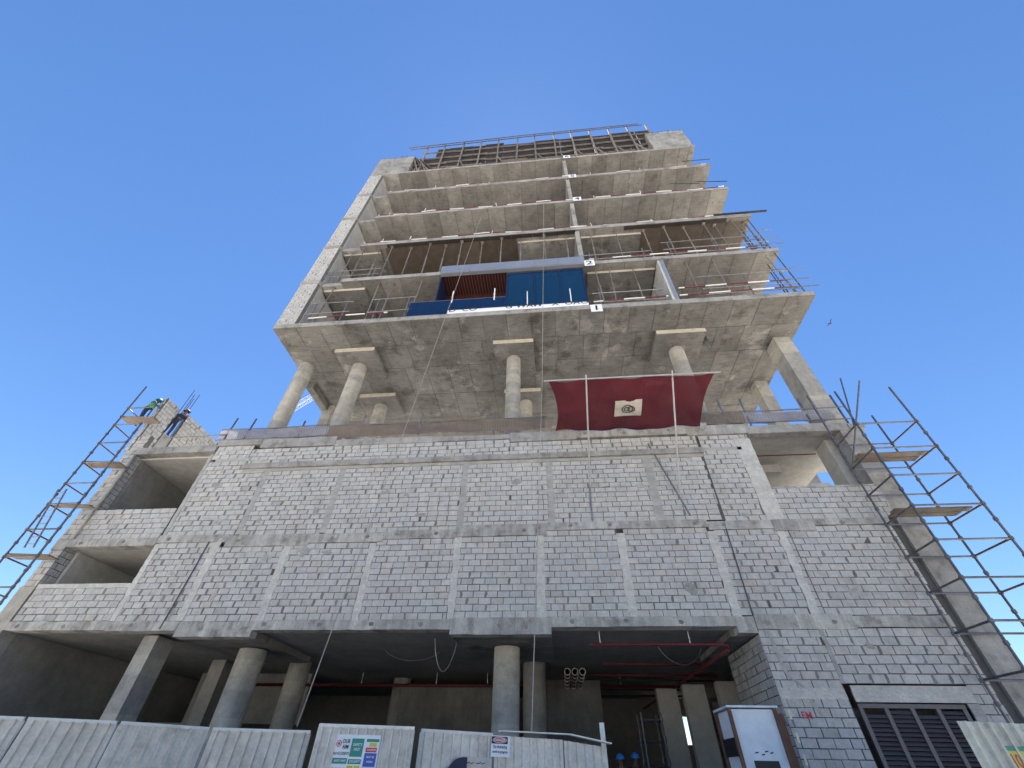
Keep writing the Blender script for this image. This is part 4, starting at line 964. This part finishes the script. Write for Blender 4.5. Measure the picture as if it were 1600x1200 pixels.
# ------------------------------------------------------------------ people
def person(label, loc, rotz, joints, cols, helmet, vest=None):
    """one continuous skinned body from a joint skeleton; head gear and vest are parts"""
    J = {k: Vector(v) for k, v in joints.items()}
    order_ = ['pelvis','waist','chest','neck','head','crown','sl','el','hl','fl','sr','er','hr','fr','tl','kl','al','ol','tr','kr','ar','orr']
    rad = dict(pelvis=(.15,.12),waist=(.14,.11),chest=(.17,.12),neck=(.06,.06),head=(.09,.1),crown=(.075,.08),sl=(.07,.07),el=(.05,.05),hl=(.035,.035),fl=(.03,.04),sr=(.07,.07),er=(.05,.05),hr=(.035,.035),fr=(.03,.04),tl=(.095,.095),kl=(.065,.065),al=(.045,.045),ol=(.04,.045),tr=(.095,.095),kr=(.065,.065),ar=(.045,.045),orr=(.04,.045))
    E = [('pelvis','waist'),('waist','chest'),('chest','neck'),('neck','head'),('head','crown'),('chest','sl'),('sl','el'),('el','hl'),('hl','fl'),('chest','sr'),('sr','er'),('er','hr'),('hr','fr'),('pelvis','tl'),('tl','kl'),('kl','al'),('al','ol'),('pelvis','tr'),('tr','kr'),('kr','ar'),('ar','orr')]
    ix = {k: i for i, k in enumerate(order_)}
    me = bpy.data.meshes.new('body'); me.from_pydata([tuple(J[k]) for k in order_], [(ix[a],ix[b]) for a,b in E], [])
    o = bpy.data.objects.new('body_tmp', me); col.objects.link(o)
    md = o.modifiers.new('skin','SKIN'); md.use_smooth_shade = True
    sv = me.skin_vertices[0].data
    for k in order_: sv[ix[k]].radius = rad[k]; sv[ix[k]].use_root = (k == 'pelvis')
    sb = o.modifiers.new('sub','SUBSURF'); sb.levels = 1; sb.render_levels = 1
    dg = bpy.context.evaluated_depsgraph_get(); m2 = bpy.data.meshes.new_from_object(o.evaluated_get(dg)); bpy.data.objects.remove(o)
    m2.materials.clear()
    for c_ in cols: m2.materials.append(c_)            # shirt, trousers, skin
    for p in m2.polygons:
        c = p.center
        d = min((( c-J[k]).length, k) for k in order_)[1]
        p.material_index = 1 if d in ('tl','kl','al','tr','kr','ar','pelvis') else 2 if d in ('head','crown','neck','hl','hr','fl','fr') else 1 if d in ('ol','orr') else 0
        p.use_smooth = True
    t = empty('person', loc, label, 'person'); t.rotation_euler = (0,0,rotz)
    bo = bpy.data.objects.new('body', m2); col.objects.link(bo); bo.parent = t
    hc = J['head']+Vector((0,0,.05)); mb = MB()
    for i in range(6):
        pass
    mb.grid(lambda u, v: (hc.x+.135*math.cos(2*math.pi*u)*math.cos(v*1.5), hc.y+.15*math.sin(2*math.pi*u)*math.cos(v*1.5), hc.z+.15*math.sin(v*1.5)), 16, 6)
    mb.grid(lambda u, v: (hc.x+(.13+.035*v)*math.cos(2*math.pi*u), hc.y-.02*v+(.145+.05*v)*math.sin(2*math.pi*u), hc.z-.005*v), 16, 1)
    put('helmet', mb.mesh('helmet'), helmet, t)
    if vest:
        a, b = J['waist'], J['chest']+Vector((0,0,.07)); mb = MB()
        mb.grid(lambda u, v: tuple(a.lerp(b, v)+Vector(((.185+.02*v)*math.cos(2*math.pi*u), (.145+.01*v)*math.sin(2*math.pi*u), -.06+.02*v))), 18, 6)
        put('vest', mb.mesh('vest'), vest, t)
    return t
stand = dict(pelvis=(0,0,.95),waist=(0,-.02,1.12),chest=(0,-.03,1.36),neck=(0,-.03,1.52),head=(0,-.05,1.64),crown=(0,-.04,1.74),sl=(-.19,-.02,1.42),el=(-.27,-.08,1.17),hl=(-.24,-.3,1.08),fl=(-.2,-.38,1.08),sr=(.19,-.02,1.42),er=(.27,-.08,1.17),hr=(.24,-.28,1.1),fr=(.2,-.36,1.1),tl=(-.1,0,.9),kl=(-.11,-.04,.5),al=(-.11,.02,.09),ol=(-.11,-.14,.04),tr=(.1,0,.9),kr=(.11,-.04,.5),ar=(.11,.02,.09),orr=(.11,-.14,.04))
reach = dict(stand); reach.update(sr=(.2,-.04,1.45),er=(.34,-.3,1.6),hr=(.44,-.52,1.78),fr=(.47,-.6,1.85),sl=(-.19,-.04,1.42),el=(-.28,-.25,1.22),hl=(-.1,-.42,1.25),fl=(-.03,-.46,1.27),waist=(0,-.05,1.12),chest=(.02,-.14,1.35),neck=(.03,-.18,1.5),head=(.04,-.22,1.62),crown=(.04,-.2,1.72))
bend = dict(stand); bend.update(waist=(0,-.1,1.08),chest=(0,-.3,1.22),neck=(0,-.42,1.32),head=(0,-.5,1.4),crown=(0,-.5,1.5),sl=(-.19,-.32,1.24),el=(-.24,-.46,1.0),hl=(-.16,-.62,.86),fl=(-.12,-.68,.84),sr=(.19,-.32,1.24),er=(.24,-.46,1.0),hr=(.16,-.62,.86),fr=(.12,-.68,.84))
SHT = plain('teal_shirt', (.02,.10,.14), .85); NAVY = plain('navy_trousers', (.02,.028,.06), .85); SKIN = plain('brown_skin', (.14,.075,.05), .6); HTL = plain('blue_helmet', (.02,.26,.42), .35); HBL = plain('bright_blue_helmet', (.03,.17,.45), .4); HDK = plain('maroon_cap', (.12,.03,.035), .6); VEST = plain('hi_vis_green', (.12,.36,.08), .7)
person('worker in teal shirt and blue helmet reaching over the top of left roof wall', (-19.75,-.32,13.6), R(150), reach, (SHT,NAVY,SKIN), HTL, VEST)
person('stooping worker with maroon cap in the gap of the left roof wall', (-19.62,1.22,14.06), R(75), bend, (NAVY,NAVY,SKIN), HDK)
part('column_stub', COLM, -19.78, -19.42, .95, 1.5, 12.4, 14.05)
person('worker in dark clothes behind the pale guard net on the left of podium roof', (-12.35,1.3,ROOF+.0), R(30), bend, (NAVY,NAVY,SKIN), HDK)
person('worker with bright blue helmet in the dark right bay, left of two', (1.75,3.0,.35), R(-10), stand, (NAVY,NAVY,SKIN), HBL)
person('worker with bright blue helmet in the dark right bay, right of two', (2.25,3.6,.4), R(20), stand, (NAVY,NAVY,SKIN), HBL)
for i, (x, y, h) in enumerate(((1.75,3.0,.35),(2.25,3.6,.4))): tag(MB((x,y,.12)).box(x-.6+.35*i,x+.25+.35*i,y-.4,y+.4,.12,h).build('low_pallet', TIMB), f'low timber pallet under the {("left","right")[i]} worker in blue helmet', 'pallet')
# small mobile tower scaffold inside the right bay
scaff('mobile_scaffold', 'small tube scaffold frame inside the dark right bay', [(2.9,5.2),(3.6,5.2),(2.9,6.2),(3.6,6.2)], [3.4]*4, [.8,1.4,2.0,2.6,3.2], ((0,1),(2,3)), ((0,2),(1,3)))

# ------------------------------------------------------------------ far crane
CRN = empty('tower_crane', (-104,112,0), 'pale lattice crane jib far behind the left columns', 'crane'); O = CRN.location
def lattice(a, b, wd, name, nb):
    a, b = Vector(a), Vector(b); d = (b-a).normalized(); s = d.cross(Vector((0,1,0))).normalized()*wd; q = Vector((0,wd,0)); mb = MB(O)
    c4 = [-s*.5-q*.5, s*.5-q*.5, s*.5+q*.5, -s*.5+q*.5]
    for c_ in c4: mb.tube([a+c_, b+c_], .1, 4)
    for i in range(nb):
        p, r_ = a.lerp(b, i/nb), a.lerp(b, (i+1)/nb)
        for k in range(4):
            mb.tube([p+c4[k], r_+c4[(k+1) % 4]], .06, 4); mb.tube([p+c4[k], p+c4[(k+1) % 4]], .06, 4)
    return mb.build(name, CRANE, CRN)
lattice((-109,112,0), (-109,112,110), 2.0, 'mast', 45); lattice((-108.5,112,110.6), (-86,112,132.2), 1.9, 'jib', 15)
MB(O).box(-111,-108,110.5,113.5,110,112).build('cab', CRANE, CRN)

# ------------------------------------------------------------------ a bird
BD = empty('bird', (33.93,20,41.40), 'tiny dark bird gliding in the sky right of the tower', 'bird'); O = BD.location
mb = MB(O); mb.tube([(33.73,20,41.40),(33.88,20,41.44),(34.03,20,41.43),(34.15,20,41.42)], .07, 6, .04); mb.add([(33.88,20,41.45),(34.03,20,41.45),(33.93,19.4,41.60),(33.85,19.45,41.60)],[(0,1,2,3)]); mb.add([(33.88,20,41.45),(34.03,20,41.45),(33.93,20.6,41.60),(33.85,20.55,41.60)],[(3,2,1,0)])
mb.build('body', BLACK, BD)
print('objects', len(bpy.data.objects), 'blocks', len(BLK))
